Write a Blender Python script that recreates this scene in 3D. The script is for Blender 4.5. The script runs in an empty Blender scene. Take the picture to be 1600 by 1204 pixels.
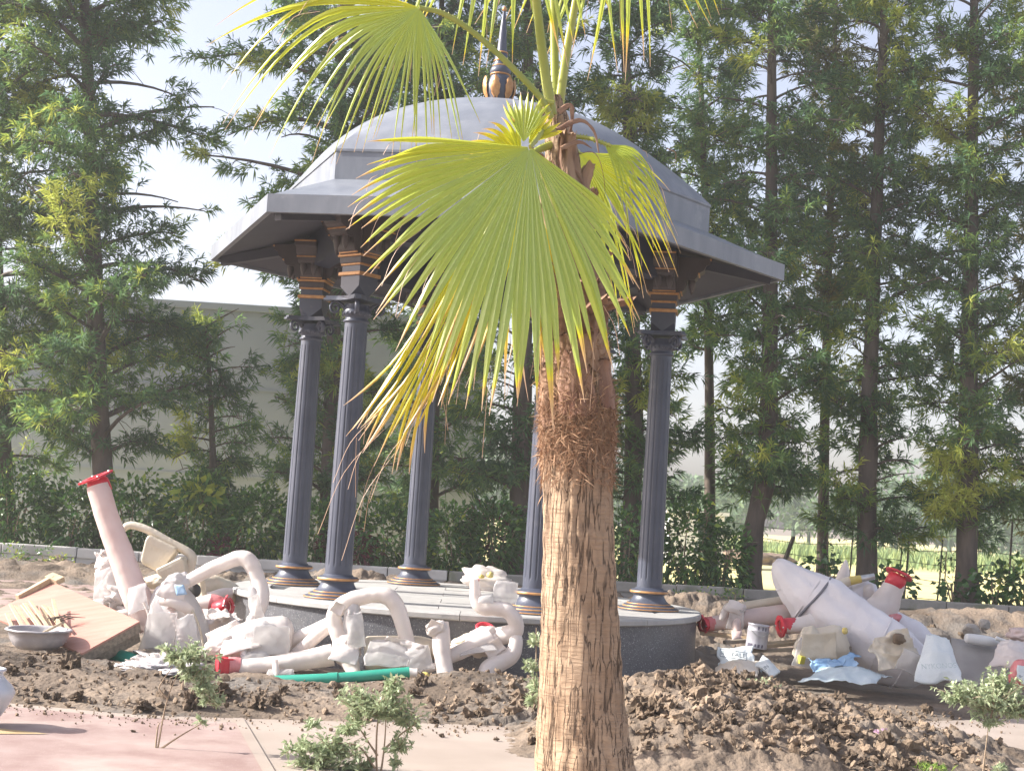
import bpy, bmesh, math, random
import numpy as np
from mathutils import Vector, Matrix

random.seed(7)
scene = bpy.context.scene
C = scene.collection

# ------------------------------------------------------------------ camera
F_PX, PITCH, ROLL, EYE = 2219.0, math.radians(5.0), math.radians(3.54), 1.54
cam = bpy.data.cameras.new('camera')
cam.sensor_width = 36.0
cam.lens = F_PX / 1600.0 * 36.0
cam.clip_start, cam.clip_end = 0.1, 3000.0
cam_o = bpy.data.objects.new('camera', cam)
C.objects.link(cam_o)
cam_o.matrix_world = (Matrix.Translation((0, 0, EYE)) @ Matrix.Rotation(math.pi / 2 + PITCH, 4, 'X')
                      @ Matrix.Rotation(ROLL, 4, 'Z'))
scene.camera = cam_o

# ------------------------------------------------------------------ sky, sun, exposure
SUN_AZ, SUN_EL = math.atan2(-1.0, 0.02), math.radians(33)
world = bpy.data.worlds.new('World')
scene.world = world
world.use_nodes = True
wn = world.node_tree.nodes
sky = wn.new('ShaderNodeTexSky')
sky.sky_type = 'NISHITA'
sky.sun_disc = False
sky.sun_elevation = SUN_EL
sky.sun_rotation = SUN_AZ
sky.air_density = 1.0
sky.dust_density = 3.0
sky.ozone_density = 1.0
wn['Background'].inputs['Strength'].default_value = 0.15
hsv = wn.new('ShaderNodeHueSaturation')          # milky, humid daylight
hsv.inputs['Saturation'].default_value = 0.6
hsv.inputs['Value'].default_value = 0.80
world.node_tree.links.new(sky.outputs[0], hsv.inputs['Color'])
tint = wn.new('ShaderNodeMix')
tint.data_type = 'RGBA'
tint.blend_type = 'MULTIPLY'
tint.inputs[0].default_value = 1.0
tint.inputs[7].default_value = (1.0, 0.955, 1.0, 1.0)
world.node_tree.links.new(hsv.outputs[0], tint.inputs[6])
world.node_tree.links.new(tint.outputs[2], wn['Background'].inputs['Color'])
sun = bpy.data.lights.new('sun', 'SUN')
sun.energy = 4.6
sun.angle = math.radians(0.55)
sun.color = (1.0, 0.955, 0.88)
sun_o = bpy.data.objects.new('sun', sun)
C.objects.link(sun_o)
to_sun = Vector((math.sin(SUN_AZ) * math.cos(SUN_EL), math.cos(SUN_AZ) * math.cos(SUN_EL), math.sin(SUN_EL)))
sun_o.rotation_euler = to_sun.to_track_quat('Z', 'Y').to_euler()
sun_o.location = (-20, 0, 30)
scene.view_settings.view_transform = 'Standard'
scene.view_settings.look = 'None'
scene.view_settings.gamma = 1.0
scene.view_settings.exposure = 1.3
scene.cycles.max_bounces = 8
scene.cycles.transparent_max_bounces = 8

# ------------------------------------------------------------------ pixel -> place helpers (measuring only)
CR, SR, CP, SP = math.cos(ROLL), math.sin(ROLL), math.cos(PITCH), math.sin(PITCH)


def ray(px, py):
    a, b = px - 800.0, py - 602.0
    u, v = a * CR + b * SR, -a * SR + b * CR
    z = -v / F_PX
    return Vector((u / F_PX, CP - SP * z, SP + CP * z))


def at(px, py, Y):
    d = ray(px, py)
    return Vector((0, 0, EYE)) + d * (Y / d.y)


def atz(px, py, z):
    d = ray(px, py)
    return Vector((0, 0, EYE)) + d * ((z - EYE) / d.z)


def A(pts):
    return [at(*p) for p in pts]


# ------------------------------------------------------------------ noise
def _hash(ix, iy, iz, seed):
    h = (ix * 374761393 + iy * 668265263 + iz * 2147483647 + seed * 1274126177) & 0xffffffff
    h = ((h ^ (h >> 13)) * 1274126177) & 0xffffffff
    return ((h ^ (h >> 16)) & 0xffffff) / float(0xffffff) * 2 - 1


def vnoise(P, seed=0):
    P = np.asarray(P, dtype=np.float64)
    I = np.floor(P).astype(np.int64)
    f = P - I
    f = f * f * (3 - 2 * f)
    x, y, z = I[..., 0], I[..., 1], I[..., 2]
    r = 0
    for dx in (0, 1):
        for dy in (0, 1):
            for dz in (0, 1):
                w = ((f[..., 0] if dx else 1 - f[..., 0]) * (f[..., 1] if dy else 1 - f[..., 1])
                     * (f[..., 2] if dz else 1 - f[..., 2]))
                r = r + w * _hash(x + dx, y + dy, z + dz, seed)
    return r


def fbm(P, octv=4, seed=0, lac=2.1, gain=0.5):
    P = np.asarray(P, dtype=np.float64)
    r, a = 0, 1.0
    for k in range(octv):
        r = r + a * vnoise(P, seed + k * 17)
        P = P * lac + 3.7
        a *= gain
    return r


# ------------------------------------------------------------------ mesh building
class MB:
    def __init__(self):
        self.v, self.l, self.s, self.n, self.c, self.sm = [], [], [], 0, [], []

    def add(self, V, faces, tone=None, smooth=True):
        V = np.asarray(V, dtype=np.float64).reshape(-1, 3)
        if isinstance(faces, np.ndarray):
            self.l.append((faces + self.n).ravel())
            self.s.append(np.full(len(faces), faces.shape[1]))
            nf = len(faces)
        else:
            self.l.append(np.array([i for f in faces for i in f], dtype=np.int64) + self.n)
            self.s.append(np.array([len(f) for f in faces]))
            nf = len(faces)
        self.sm.append(np.full(nf, smooth))
        self.v.append(V)
        t = np.zeros(len(V)) if tone is None else (np.full(len(V), float(tone)) if np.isscalar(tone) else np.asarray(tone))
        self.c.append(t)
        self.n += len(V)
        return self

    def mesh(self, name, origin=(0, 0, 0)):
        V = np.concatenate(self.v) - np.asarray(origin)
        L = np.concatenate(self.l)
        S = np.concatenate(self.s)
        me = bpy.data.meshes.new(name)
        me.vertices.add(len(V))
        me.vertices.foreach_set('co', V.astype(np.float32).ravel())
        me.loops.add(len(L))
        me.loops.foreach_set('vertex_index', L.astype(np.int32))
        me.polygons.add(len(S))
        me.polygons.foreach_set('loop_start', (np.cumsum(S) - S).astype(np.int32))
        me.polygons.foreach_set('use_smooth', np.concatenate(self.sm))
        T = np.concatenate(self.c)
        if T.any():
            at_ = me.attributes.new('tone', 'FLOAT', 'POINT')
            at_.data.foreach_set('value', T.astype(np.float32))
        me.update(calc_edges=True)
        me.validate()
        return me

    def build(self, name, m, parent=None, **kw):
        origin = ORG.get(parent, Vector((0, 0, 0))) if parent is not None else Vector((0, 0, 0))
        me = self.mesh(name, origin)
        if m is not None:
            me.materials.append(m)
        o = bpy.data.objects.new(name, me)
        C.objects.link(o)
        if parent is not None:
            o.parent = parent
            ORG[o] = origin
        for k, v in kw.items():
            o[k] = v
        return o


ORG = {}


def thing(name, label, cat, loc=(0, 0, 0), group=None):
    o = bpy.data.objects.new(name, None)
    o.empty_display_size = 0.2
    C.objects.link(o)
    o.location = loc
    ORG[o] = Vector(loc)
    o['label'] = label
    o['category'] = cat
    if group:
        o['group'] = group
    return o


def tag(o, label, cat, group=None):
    o['label'] = label
    o['category'] = cat
    if group:
        o['group'] = group
    return o


def recentre(o):
    """put a top-level mesh's origin at the foot of its bounding box"""
    me = o.data
    n = len(me.vertices)
    co = np.empty(n * 3, np.float32)
    me.vertices.foreach_get('co', co)
    co = co.reshape(-1, 3)
    b = np.array([(co[:, 0].min() + co[:, 0].max()) / 2, (co[:, 1].min() + co[:, 1].max()) / 2, co[:, 2].min()])
    me.vertices.foreach_set('co', (co - b).astype(np.float32).ravel())
    me.update()
    o.location = b
    ORG[o] = Vector(b)
    return o


def frames(P):
    P = [Vector(p) for p in P]
    T = []
    for i in range(len(P)):
        a, b = P[max(i - 1, 0)], P[min(i + 1, len(P) - 1)]
        d = b - a
        T.append(d.normalized() if d.length > 1e-9 else Vector((0, 0, 1)))
    ref = Vector((0, 0, 1)) if abs(T[0].z) < 0.9 else Vector((1, 0, 0))
    n = (ref - T[0] * ref.dot(T[0])).normalized()
    out = []
    for i, t in enumerate(T):
        n = n - t * n.dot(t)
        n = n.normalized() if n.length > 1e-6 else t.orthogonal().normalized()
        out.append((P[i], t, n, t.cross(n)))
    return out


def smooth_path(pts, n=6):
    """Catmull-Rom through the points (tuples may carry extra values, e.g. a radius)"""
    P = np.array([list(p) for p in pts], dtype=float)
    Q = np.vstack([2 * P[0] - P[1], P, 2 * P[-1] - P[-2]])
    out = []
    for i in range(1, len(Q) - 2):
        for k in range(n):
            t = k / n
            p0, p1, p2, p3 = Q[i - 1], Q[i], Q[i + 1], Q[i + 2]
            out.append(0.5 * ((2 * p1) + (-p0 + p2) * t + (2 * p0 - 5 * p1 + 4 * p2 - p3) * t * t
                              + (-p0 + 3 * p1 - 3 * p2 + p3) * t ** 3))
    out.append(P[-1])
    return np.array(out)


def tube(mb, path, radii, seg=12, caps=True, lump=0.0, freq=8.0, seed=0, flat=1.0, tone=None, mod=None):
    fr = frames(path)
    n = len(fr)
    if np.isscalar(radii):
        radii = [radii] * n
    a = np.linspace(0, 2 * np.pi, seg, endpoint=False)
    V = np.empty((n, seg, 3))
    for i, (p, t, u, w) in enumerate(fr):
        r = radii[i] * np.ones(seg)
        if mod is not None:
            r = r * mod(i / max(n - 1, 1), a)
        V[i] = (np.array(p) + np.outer(np.cos(a) * r, np.array(u)) + np.outer(np.sin(a) * r * flat, np.array(w)))
    if lump:
        cen = np.array([list(f[0]) for f in fr])[:, None, :]
        nz = fbm(V * freq, 3, seed)
        V = cen + (V - cen) * (1 + lump * nz)[..., None]
    idx = np.arange(n * seg).reshape(n, seg)
    q = np.stack([idx[:-1], np.roll(idx, -1, 1)[:-1], np.roll(idx, -1, 1)[1:], idx[1:]], -1).reshape(-1, 4)
    tn = None
    if tone is not None:
        tn = np.full(n * seg, float(tone)) if np.isscalar(tone) else np.repeat(np.asarray(tone), seg)
    mb.add(V.reshape(-1, 3), q, tn)
    if caps:
        mb.add(V[0], [list(range(seg))[::-1]], None if tn is None else tn[:seg], smooth=False)
        mb.add(V[-1], [list(range(seg))], None if tn is None else tn[-seg:], smooth=False)
    return mb


def lathe(mb, prof, seg=24, M=None, phase=0.0, smooth=True, mod=None, lump=0.0, freq=8.0, seed=0, closed=False, tone=None):
    a = np.linspace(0, 2 * np.pi, seg, endpoint=False) + phase
    n = len(prof)
    V = np.empty((n, seg, 3))
    for i, (r, z) in enumerate(prof):
        rr = r * np.ones(seg)
        if mod is not None:
            rr = rr * mod(i, a)
        V[i, :, 0], V[i, :, 1], V[i, :, 2] = rr * np.cos(a), rr * np.sin(a), z
    V = V.reshape(-1, 3)
    if M is not None:
        Mm = np.array(M)
        V = V @ Mm[:3, :3].T + Mm[:3, 3]
    if lump:
        V = V + lump * np.stack([fbm(V * freq, 3, seed), fbm(V * freq, 3, seed + 5), fbm(V * freq, 3, seed + 9)], -1)
    idx = np.arange(n * seg).reshape(n, seg)
    if closed:
        idx = np.vstack([idx, idx[:1]])
    q = np.stack([idx[:-1], np.roll(idx, -1, 1)[:-1], np.roll(idx, -1, 1)[1:], idx[1:]], -1).reshape(-1, 4)
    mb.add(V, q, tone, smooth=smooth)
    if not closed:
        if prof[0][0] > 1e-4:
            mb.add(V[:seg], [list(range(seg))[::-1]], tone, smooth=False)
        if prof[-1][0] > 1e-4:
            mb.add(V[-seg:], [list(range(seg))], tone, smooth=False)
    return mb


def axis_matrix(p, d, up=None):
    """matrix whose local Z runs along d, at p"""
    d = Vector(d).normalized()
    q = d.to_track_quat('Z', 'Y').to_matrix().to_4x4()
    return Matrix.Translation(p) @ q


def box(mb, c, s, R=None, bev=0.0, tone=None, smooth=False):
    bm = bmesh.new()
    bmesh.ops.create_cube(bm, size=1.0)
    for v in bm.verts:
        v.co = Vector((v.co.x * s[0], v.co.y * s[1], v.co.z * s[2]))
    if bev > 0:
        bmesh.ops.bevel(bm, geom=list(bm.edges), offset=bev, segments=2, affect='EDGES', profile=0.7)
    V = np.array([list(v.co) for v in bm.verts])
    bm.verts.index_update()
    Fc = [[v.index for v in f.verts] for f in bm.faces]
    bm.free()
    if R is not None:
        V = V @ np.array(R)[:3, :3].T
    mb.add(V + np.array(c), Fc, tone, smooth)
    return mb


def prism(mb, poly, z0, z1, M=None, tone=None):
    n = len(poly)
    V = np.array([[x, y, z0] for x, y in poly] + [[x, y, z1] for x, y in poly])
    if M is not None:
        Mm = np.array(M)
        V = V @ Mm[:3, :3].T + Mm[:3, 3]
    Fc = [list(range(n))[::-1], list(range(n, 2 * n))] + [[i, (i + 1) % n, n + (i + 1) % n, n + i] for i in range(n)]
    mb.add(V, Fc, tone, smooth=False)
    return mb


_ICO = {}


def ico(sub):
    if sub not in _ICO:
        bm = bmesh.new()
        bmesh.ops.create_icosphere(bm, subdivisions=sub, radius=1.0)
        bm.verts.index_update()
        _ICO[sub] = (np.array([list(v.co) for v in bm.verts]), np.array([[v.index for v in f.verts] for f in bm.faces]))
        bm.free()
    return _ICO[sub]


def blob(mb, c, r, R=None, amp=0.15, freq=2.0, seed=0, sub=4, power=1.0, ridge=0.0, flat_bottom=None, tone=None, smooth=True):
    V, Fc = ico(sub)
    V = V.copy()
    if power != 1.0:
        V = np.sign(V) * np.abs(V) ** power
    d = 1 + amp * fbm(V * freq + seed * 3.1, 3, seed)
    if ridge:
        d = d - ridge * np.abs(fbm(V * freq * 1.7 + seed, 3, seed + 3))
    V = V * d[:, None] * np.array(r)
    if flat_bottom is not None:
        V[:, 2] = np.maximum(V[:, 2], -flat_bottom)
    if R is not None:
        V = V @ np.array(R)[:3, :3].T
    mb.add(V + np.array(c), Fc, tone, smooth)
    return mb


def sheet(mb, c4, nx=20, ny=20, amp=0.02, freq=6.0, seed=0, edge=0.0, thick=0.004, ridged=False, floor=None, bulge=0.0):
    """crumpled sheet between four corners (a->b->c->d round), with real thickness"""
    a, b, c, d = [np.array(p) for p in c4]
    u, v = np.meshgrid(np.linspace(0, 1, nx), np.linspace(0, 1, ny), indexing='ij')
    if edge:
        w = edge * fbm(np.stack([u * 3, v * 3, u * 0 + seed], -1), 3, seed)
        u2 = u + w * np.where((u < .5), 1, 1) * 0.5
        w2 = edge * fbm(np.stack([u * 3, v * 3, u * 0 + seed + 9], -1), 3, seed + 4)
        v2 = v + w2 * 0.5
    else:
        u2, v2 = u, v
    U, W = u2[..., None], v2[..., None]
    P = (1 - U) * (1 - W) * a + U * (1 - W) * b + U * W * c + (1 - U) * W * d
    n = np.cross(b - a, d - a)
    n = n / (np.linalg.norm(n) + 1e-9)
    if n[2] < 0:
        n = -n
    nz = fbm(P * freq, 4, seed)
    if ridged:
        nz = 0.7 - 2 * np.abs(nz) ** 0.8
    P = P + n * (amp * nz + bulge * np.sin(np.pi * u) * np.sin(np.pi * v))[..., None]
    if floor is not None:
        P[..., 2] = np.maximum(P[..., 2], floor)
    Q = P + n * thick
    idx = np.arange(nx * ny).reshape(nx, ny)
    q = np.stack([idx[:-1, :-1], idx[1:, :-1], idx[1:, 1:], idx[:-1, 1:]], -1).reshape(-1, 4)
    k = nx * ny
    rim = list(idx[:, 0]) + list(idx[-1, 1:]) + list(idx[::-1, -1][1:]) + list(idx[0, ::-1][1:-1])
    side = [[rim[i], rim[(i + 1) % len(rim)], rim[(i + 1) % len(rim)] + k, rim[i] + k] for i in range(len(rim))]
    mb.add(np.concatenate([P.reshape(-1, 3), Q.reshape(-1, 3)]),
           np.concatenate([q[:, ::-1], q + k, np.array(side)]))
    return mb


def rotz(a):
    return Matrix.Rotation(a, 3, 'Z')


def eul(x, y, z):
    return (Matrix.Rotation(z, 3, 'Z') @ Matrix.Rotation(y, 3, 'Y') @ Matrix.Rotation(x, 3, 'X'))


# ------------------------------------------------------------------ materials
def mat(name, col, col2=None, rough=0.6, scale=4.0, detail=5.0, bump=0.0, bscale=40.0, metal=0.0, trans=0.0, spec=0.5,
        ramp=None, coords='Object', stretch=None, coat=0.0, stops=(0.35, 0.65), bdetail=6.0, speck=None, dirt=None):
    m = bpy.data.materials.new(name)
    m.use_nodes = True
    nt = m.node_tree
    N, L = nt.nodes, nt.links
    b = N['Principled BSDF']
    b.inputs['Roughness'].default_value = rough
    b.inputs['Metallic'].default_value = metal
    b.inputs['Specular IOR Level'].default_value = spec
    if coat:
        b.inputs['Coat Weight'].default_value = coat
        b.inputs['Coat Roughness'].default_value = 0.25
    tc = N.new('ShaderNodeTexCoord')
    src = tc.outputs[coords]
    if stretch:
        mp = N.new('ShaderNodeMapping')
        mp.inputs['Scale'].default_value = stretch
        L.new(src, mp.inputs[0])
        src = mp.outputs[0]
    colout = None
    if ramp:                                        # ramp over the 'tone' attribute, slightly jittered
        at_ = N.new('ShaderNodeAttribute')
        at_.attribute_name = 'tone'
        cr = N.new('ShaderNodeValToRGB')
        cr.color_ramp.elements.remove(cr.color_ramp.elements[1])
        for i, (p, c) in enumerate(ramp):
            e = cr.color_ramp.elements[0] if i == 0 else cr.color_ramp.elements.new(p)
            e.position = p
            e.color = (*c, 1)
        L.new(at_.outputs['Fac'], cr.inputs[0])
        colout = cr.outputs[0]
    elif col2 is not None:
        nz = N.new('ShaderNodeTexNoise')
        nz.inputs['Scale'].default_value = scale
        nz.inputs['Detail'].default_value = detail
        L.new(src, nz.inputs['Vector'])
        cr = N.new('ShaderNodeValToRGB')
        cr.color_ramp.elements[0].position, cr.color_ramp.elements[1].position = stops
        cr.color_ramp.elements[0].color = (*col, 1)
        cr.color_ramp.elements[1].color = (*col2, 1)
        L.new(nz.outputs['Fac'], cr.inputs[0])
        colout = cr.outputs[0]
    if speck:
        sc, thr, scol = speck
        vz = N.new('ShaderNodeTexNoise')
        vz.inputs['Scale'].default_value = sc
        vz.inputs['Detail'].default_value = 2.0
        L.new(tc.outputs[coords], vz.inputs['Vector'])
        r2 = N.new('ShaderNodeValToRGB')
        r2.color_ramp.elements[0].position, r2.color_ramp.elements[1].position = thr, thr + 0.05
        L.new(vz.outputs['Fac'], r2.inputs[0])
        mx = N.new('ShaderNodeMix')
        mx.data_type = 'RGBA'
        L.new(r2.outputs[0], mx.inputs[0])
        if colout is None:
            mx.inputs[6].default_value = (*col, 1)
        else:
            L.new(colout, mx.inputs[6])
        mx.inputs[7].default_value = (*scol, 1)
        colout = mx.outputs[2]
    if dirt:
        sc, lo, hi, dcol = dirt
        vz = N.new('ShaderNodeTexNoise')
        vz.inputs['Scale'].default_value = sc
        vz.inputs['Detail'].default_value = 8.0
        vz.inputs['Roughness'].default_value = 0.65
        L.new(tc.outputs[coords], vz.inputs['Vector'])
        r2 = N.new('ShaderNodeValToRGB')
        r2.color_ramp.elements[0].position, r2.color_ramp.elements[1].position = lo, hi
        L.new(vz.outputs['Fac'], r2.inputs[0])
        mx = N.new('ShaderNodeMix')
        mx.data_type = 'RGBA'
        L.new(r2.outputs[0], mx.inputs[0])
        if colout is None:
            mx.inputs[6].default_value = (*col, 1)
        else:
            L.new(colout, mx.inputs[6])
        mx.inputs[7].default_value = (*dcol, 1)
        colout = mx.outputs[2]
    if colout is None:
        b.inputs['Base Color'].default_value = (*col, 1)
    else:
        L.new(colout, b.inputs['Base Color'])
    if bump:
        bn = N.new('ShaderNodeTexNoise')
        bn.inputs['Scale'].default_value = bscale
        bn.inputs['Detail'].default_value = bdetail
        L.new(src, bn.inputs['Vector'])
        bp = N.new('ShaderNodeBump')
        bp.inputs['Strength'].default_value = bump
        bp.inputs['Distance'].default_value = 0.02
        L.new(bn.outputs['Fac'], bp.inputs['Height'])
        L.new(bp.outputs[0], b.inputs['Normal'])
    if trans:
        tr = N.new('ShaderNodeBsdfTranslucent')
        if colout is None:
            tr.inputs['Color'].default_value = (*col, 1)
        else:
            L.new(colout, tr.inputs['Color'])
        ms = N.new('ShaderNodeMixShader')
        ms.inputs[0].default_value = trans
        L.new(b.outputs[0], ms.inputs[1])
        L.new(tr.outputs[0], ms.inputs[2])
        L.new(ms.outputs[0], N['Material Output'].inputs['Surface'])
    return m


M = {}
M['field'] = mat('field_straw', (.56, .49, .19), (.63, .56, .26), rough=.9, scale=.35, bump=.2, bscale=6, coords='Object')
M['mud'] = mat('garden_mud', (.16, .13, .10), (.24, .20, .16), rough=.95, scale=2.5, bump=.6, bscale=25)
M['soil'] = mat('dug_soil', (.095, .07, .05), (.225, .172, .127), rough=.95, scale=1.3, detail=9, bump=1.0, bscale=26,
                bdetail=9, dirt=(.9, .52, .66, (.145, .13, .115)))
M['clod'] = mat('soil_clod', (.115, .08, .052), (.27, .20, .14), rough=.95, scale=3.5, detail=6, bump=.8, bscale=45)
M['stone'] = mat('rubble_stone', (.30, .27, .24), (.45, .42, .38), rough=.9, scale=6, bump=.4, bscale=50)
M['pink'] = mat('pink_paving', (.235, .152, .136), (.32, .235, .213), rough=.8, scale=2.6, detail=9, bump=.15, bscale=120,
                speck=(160, .66, (.42, .345, .315)), dirt=(1.7, .46, .74, (.395, .315, .28)))
M['cream'] = mat('cream_paving', (.29, .238, .20), (.35, .292, .25), rough=.8, scale=1.6, detail=8, bump=.12, bscale=120,
                 dirt=(2.3, .56, .75, (.31, .255, .22)))
M['yellow'] = mat('yellow_inlay', (.41, .295, .15), (.45, .34, .195), rough=.8, scale=5, bump=.1, bscale=100)
M['roof'] = mat('grey_roof_paint', (.15, .165, .195), (.20, .215, .245), rough=.42, scale=1.6, detail=9, bump=.09, bscale=9, stretch=(3, 3, 1),
                dirt=(3.0, .56, .78, (.27, .28, .30)))
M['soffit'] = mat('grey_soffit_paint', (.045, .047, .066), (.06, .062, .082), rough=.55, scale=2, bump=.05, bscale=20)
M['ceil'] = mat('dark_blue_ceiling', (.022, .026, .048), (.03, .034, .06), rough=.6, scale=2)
M['col'] = mat('slate_column_paint', (.052, .060, .088), (.072, .080, .112), rough=.38, scale=3, detail=6, bump=.05, bscale=30,
               dirt=(7, .60, .78, (.11, .11, .13)))
M['gold'] = mat('antique_gold_paint', (.42, .20, .075), (.55, .30, .12), rough=.4, scale=20, metal=.25)
M['brkt'] = mat('brown_bracket_paint', (.055, .043, .046), (.075, .06, .06), rough=.5, scale=5, bump=.1, bscale=30)
M['granite'] = mat('speckled_granite', (.085, .088, .10), (.12, .122, .135), rough=.42, scale=30, detail=4,
                   speck=(95, .63, (.42, .42, .43)), dirt=(1.5, .55, .8, (.17, .165, .16)))
M['capstone'] = mat('pale_capstone', (.35, .345, .335), (.42, .41, .395), rough=.6, scale=9, detail=8, bump=.08, bscale=60,
                    dirt=(2.2, .52, .75, (.31, .30, .285)))
M['bark'] = mat('tree_bark', (.075, .06, .052), (.145, .115, .095), rough=.95, scale=6, detail=8, bump=.9, bscale=16,
                stretch=(1, 1, .25))
LEAF_T = [(0.0, (.068, .13, .074)), (0.3, (.112, .21, .088)), (0.6, (.19, .295, .078)), (0.82, (.33, .40, .07)), (1.0, (.47, .50, .10))]
M['leaf'] = mat('tree_leaf', (.04, .09, .03), ramp=LEAF_T, rough=.55, trans=.5, spec=.3)
LEAF_O = [(0.0, (.07, .085, .04)), (0.4, (.13, .145, .055)), (0.75, (.23, .225, .07)), (1.0, (.34, .31, .10))]
M['leaf_olive'] = mat('olive_tree_leaf', (.07, .09, .03), ramp=LEAF_O, rough=.55, trans=.5, spec=.3)
M['hedge'] = mat('hedge_leaf', (.03, .08, .025), ramp=[(0, (.022, .06, .022)), (.5, (.05, .13, .035)), (.85, (.12, .25, .05)), (1, (.42, .48, .07))],
                 rough=.35, trans=.28, spec=.5)
M['redleaf'] = mat('red_leaf', (.12, .02, .03), ramp=[(0, (.06, .015, .022)), (.6, (.16, .03, .04)), (1, (.30, .07, .08))], rough=.45, trans=.25)
M['sapling'] = mat('sapling_leaf', (.2, .27, .11), ramp=[(0, (.20, .26, .13)), (.5, (.34, .41, .24)), (1, (.54, .59, .38))], rough=.5, trans=.3)
M['grass'] = mat('grass_blade', (.18, .3, .05), ramp=[(0, (.10, .20, .04)), (.6, (.22, .34, .06)), (1, (.42, .50, .12))], rough=.5, trans=.35)
M['croptone'] = mat('crop_blade', (.2, .28, .09), ramp=[(0, (.14, .22, .09)), (.6, (.24, .32, .12)), (1, (.36, .42, .16))], rough=.7, trans=.3)
M['fartree'] = mat('far_tree_leaf', (.1, .18, .09), ramp=[(0, (.07, .135, .08)), (.5, (.13, .215, .11)), (1, (.22, .31, .14))], rough=.7, trans=.3)
M['twig'] = mat('twig', (.26, .19, .13), (.34, .26, .18), rough=.9, scale=10, bump=.3)


def trunk_mat():
    m = mat('palm_trunk', (.30, .195, .12), (.42, .295, .195), rough=.92, scale=5, detail=8, stretch=(1, 1, .5), dirt=(3.2, .58, .74, (.19, .13, .09)))
    N, L = m.node_tree.nodes, m.node_tree.links
    bs = N['Principled BSDF']
    src = bs.inputs['Base Color'].links[0].from_socket
    tc = N.new('ShaderNodeTexCoord')

    def noise(sc, st, det=5.0):
        mp = N.new('ShaderNodeMapping')
        mp.inputs['Scale'].default_value = st
        L.new(tc.outputs['Object'], mp.inputs[0])
        nz = N.new('ShaderNodeTexNoise')
        nz.inputs['Scale'].default_value = sc
        nz.inputs['Detail'].default_value = det
        nz.inputs['Distortion'].default_value = .35
        L.new(mp.outputs[0], nz.inputs['Vector'])
        return nz.outputs['Fac']

    cr = N.new('ShaderNodeValToRGB')                   # long vertical fissures
    e = cr.color_ramp.elements
    e[0].position, e[0].color = .465, (1, 1, 1, 1)
    e[1].position, e[1].color = .525, (1, 1, 1, 1)
    k = e.new(.495)
    k.color = (.12, .12, .12, 1)
    L.new(noise(34, (1, 1, .055)), cr.inputs[0])
    c2 = N.new('ShaderNodeValToRGB')                   # fine cross rings
    c2.color_ramp.elements[0].position, c2.color_ramp.elements[1].position = .40, .56
    c2.color_ramp.elements[0].color = (.86, .86, .86, 1)
    L.new(noise(7, (1.3, 1.3, 9), 6), c2.inputs[0])
    mu = N.new('ShaderNodeMath')
    mu.operation = 'MULTIPLY'
    L.new(cr.outputs[0], mu.inputs[0])
    L.new(c2.outputs[0], mu.inputs[1])
    mx = N.new('ShaderNodeMix')
    mx.data_type = 'RGBA'
    L.new(mu.outputs[0], mx.inputs[0])
    mx.inputs[6].default_value = (.085, .05, .03, 1)
    L.new(src, mx.inputs[7])
    L.new(mx.outputs[2], bs.inputs['Base Color'])
    bp = N.new('ShaderNodeBump')
    bp.inputs['Strength'].default_value = .9
    bp.inputs['Distance'].default_value = .02
    L.new(mu.outputs[0], bp.inputs['Height'])
    L.new(bp.outputs[0], bs.inputs['Normal'])
    return m


M['trunkp'] = trunk_mat()
M['boot'] = mat('palm_leaf_base', (.19, .10, .058), (.40, .26, .165), rough=.8, scale=7, detail=8, bump=.6, bscale=24, stretch=(1, 1, .3))
M['bootred'] = mat('palm_red_leaf_base', (.20, .095, .066), (.33, .20, .135), rough=.8, scale=7, detail=8, bump=.9, bscale=24, stretch=(1, 1, .35))
M['fibre'] = mat('palm_fibre', (.22, .12, .065), ramp=[(0, (.20, .105, .06)), (1, (.52, .33, .20))], rough=.9, trans=.15)
FR = [(0.0, (.40, .52, .15)), (.28, (.50, .58, .085)), (.52, (.62, .63, .035)), (.72, (.78, .64, .03)), (.86, (.66, .42, .12)), (1.0, (.66, .47, .33))]
M['frond'] = mat('palm_frond', (.2, .28, .06), ramp=FR, rough=.36, trans=.36, spec=.6)
M['petiole'] = mat('palm_petiole', (.26, .30, .05), (.36, .36, .06), rough=.35, scale=5, stretch=(1, 1, .2), spec=.6)
M['dead'] = mat('dry_palm_husk', (.20, .10, .065), (.40, .25, .17), rough=.85, scale=9, trans=.15, bump=.4)
M['film'] = mat('white_wrap_film', (.76, .69, .65), (.86, .80, .76), rough=.36, scale=5, detail=6, trans=.30, bump=.28, bscale=14, spec=.5)
M['filmpink'] = mat('pinkish_wrap_film', (.72, .56, .52), (.80, .67, .63), rough=.36, scale=4, detail=6, trans=.24, bump=.25, bscale=14, spec=.5)
M['filmcream'] = mat('cream_wrap_film', (.66, .57, .44), (.73, .66, .54), rough=.45, scale=4, detail=6, trans=.12, bump=.4, bscale=26)
M['filmgrey'] = mat('cloudy_wrap_film', (.66, .63, .62), (.78, .75, .74), rough=.3, scale=4, detail=6, trans=.34, bump=.3, bscale=12)
M['filmlilac'] = mat('pale_wrap_cloth', (.74, .71, .735), (.82, .795, .815), rough=.6, scale=3, detail=6, trans=.1, bump=.35, bscale=20)
M['red'] = mat('red_primer', (.56, .022, .045), (.66, .05, .07), rough=.42, scale=7, bump=.1)
M['redwrap'] = mat('red_under_film', (.62, .16, .17), (.70, .30, .30), rough=.4, scale=9, trans=.1, bump=.4, bscale=30)
M['blue'] = mat('blue_cloth', (.24, .42, .66), (.38, .55, .74), rough=.6, scale=6, trans=.15, bump=.3, bscale=30)
M['paleblue'] = mat('pale_blue_sheet', (.56, .66, .70), (.66, .74, .77), rough=.5, scale=4, trans=.15, bump=.25, bscale=30)
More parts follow.
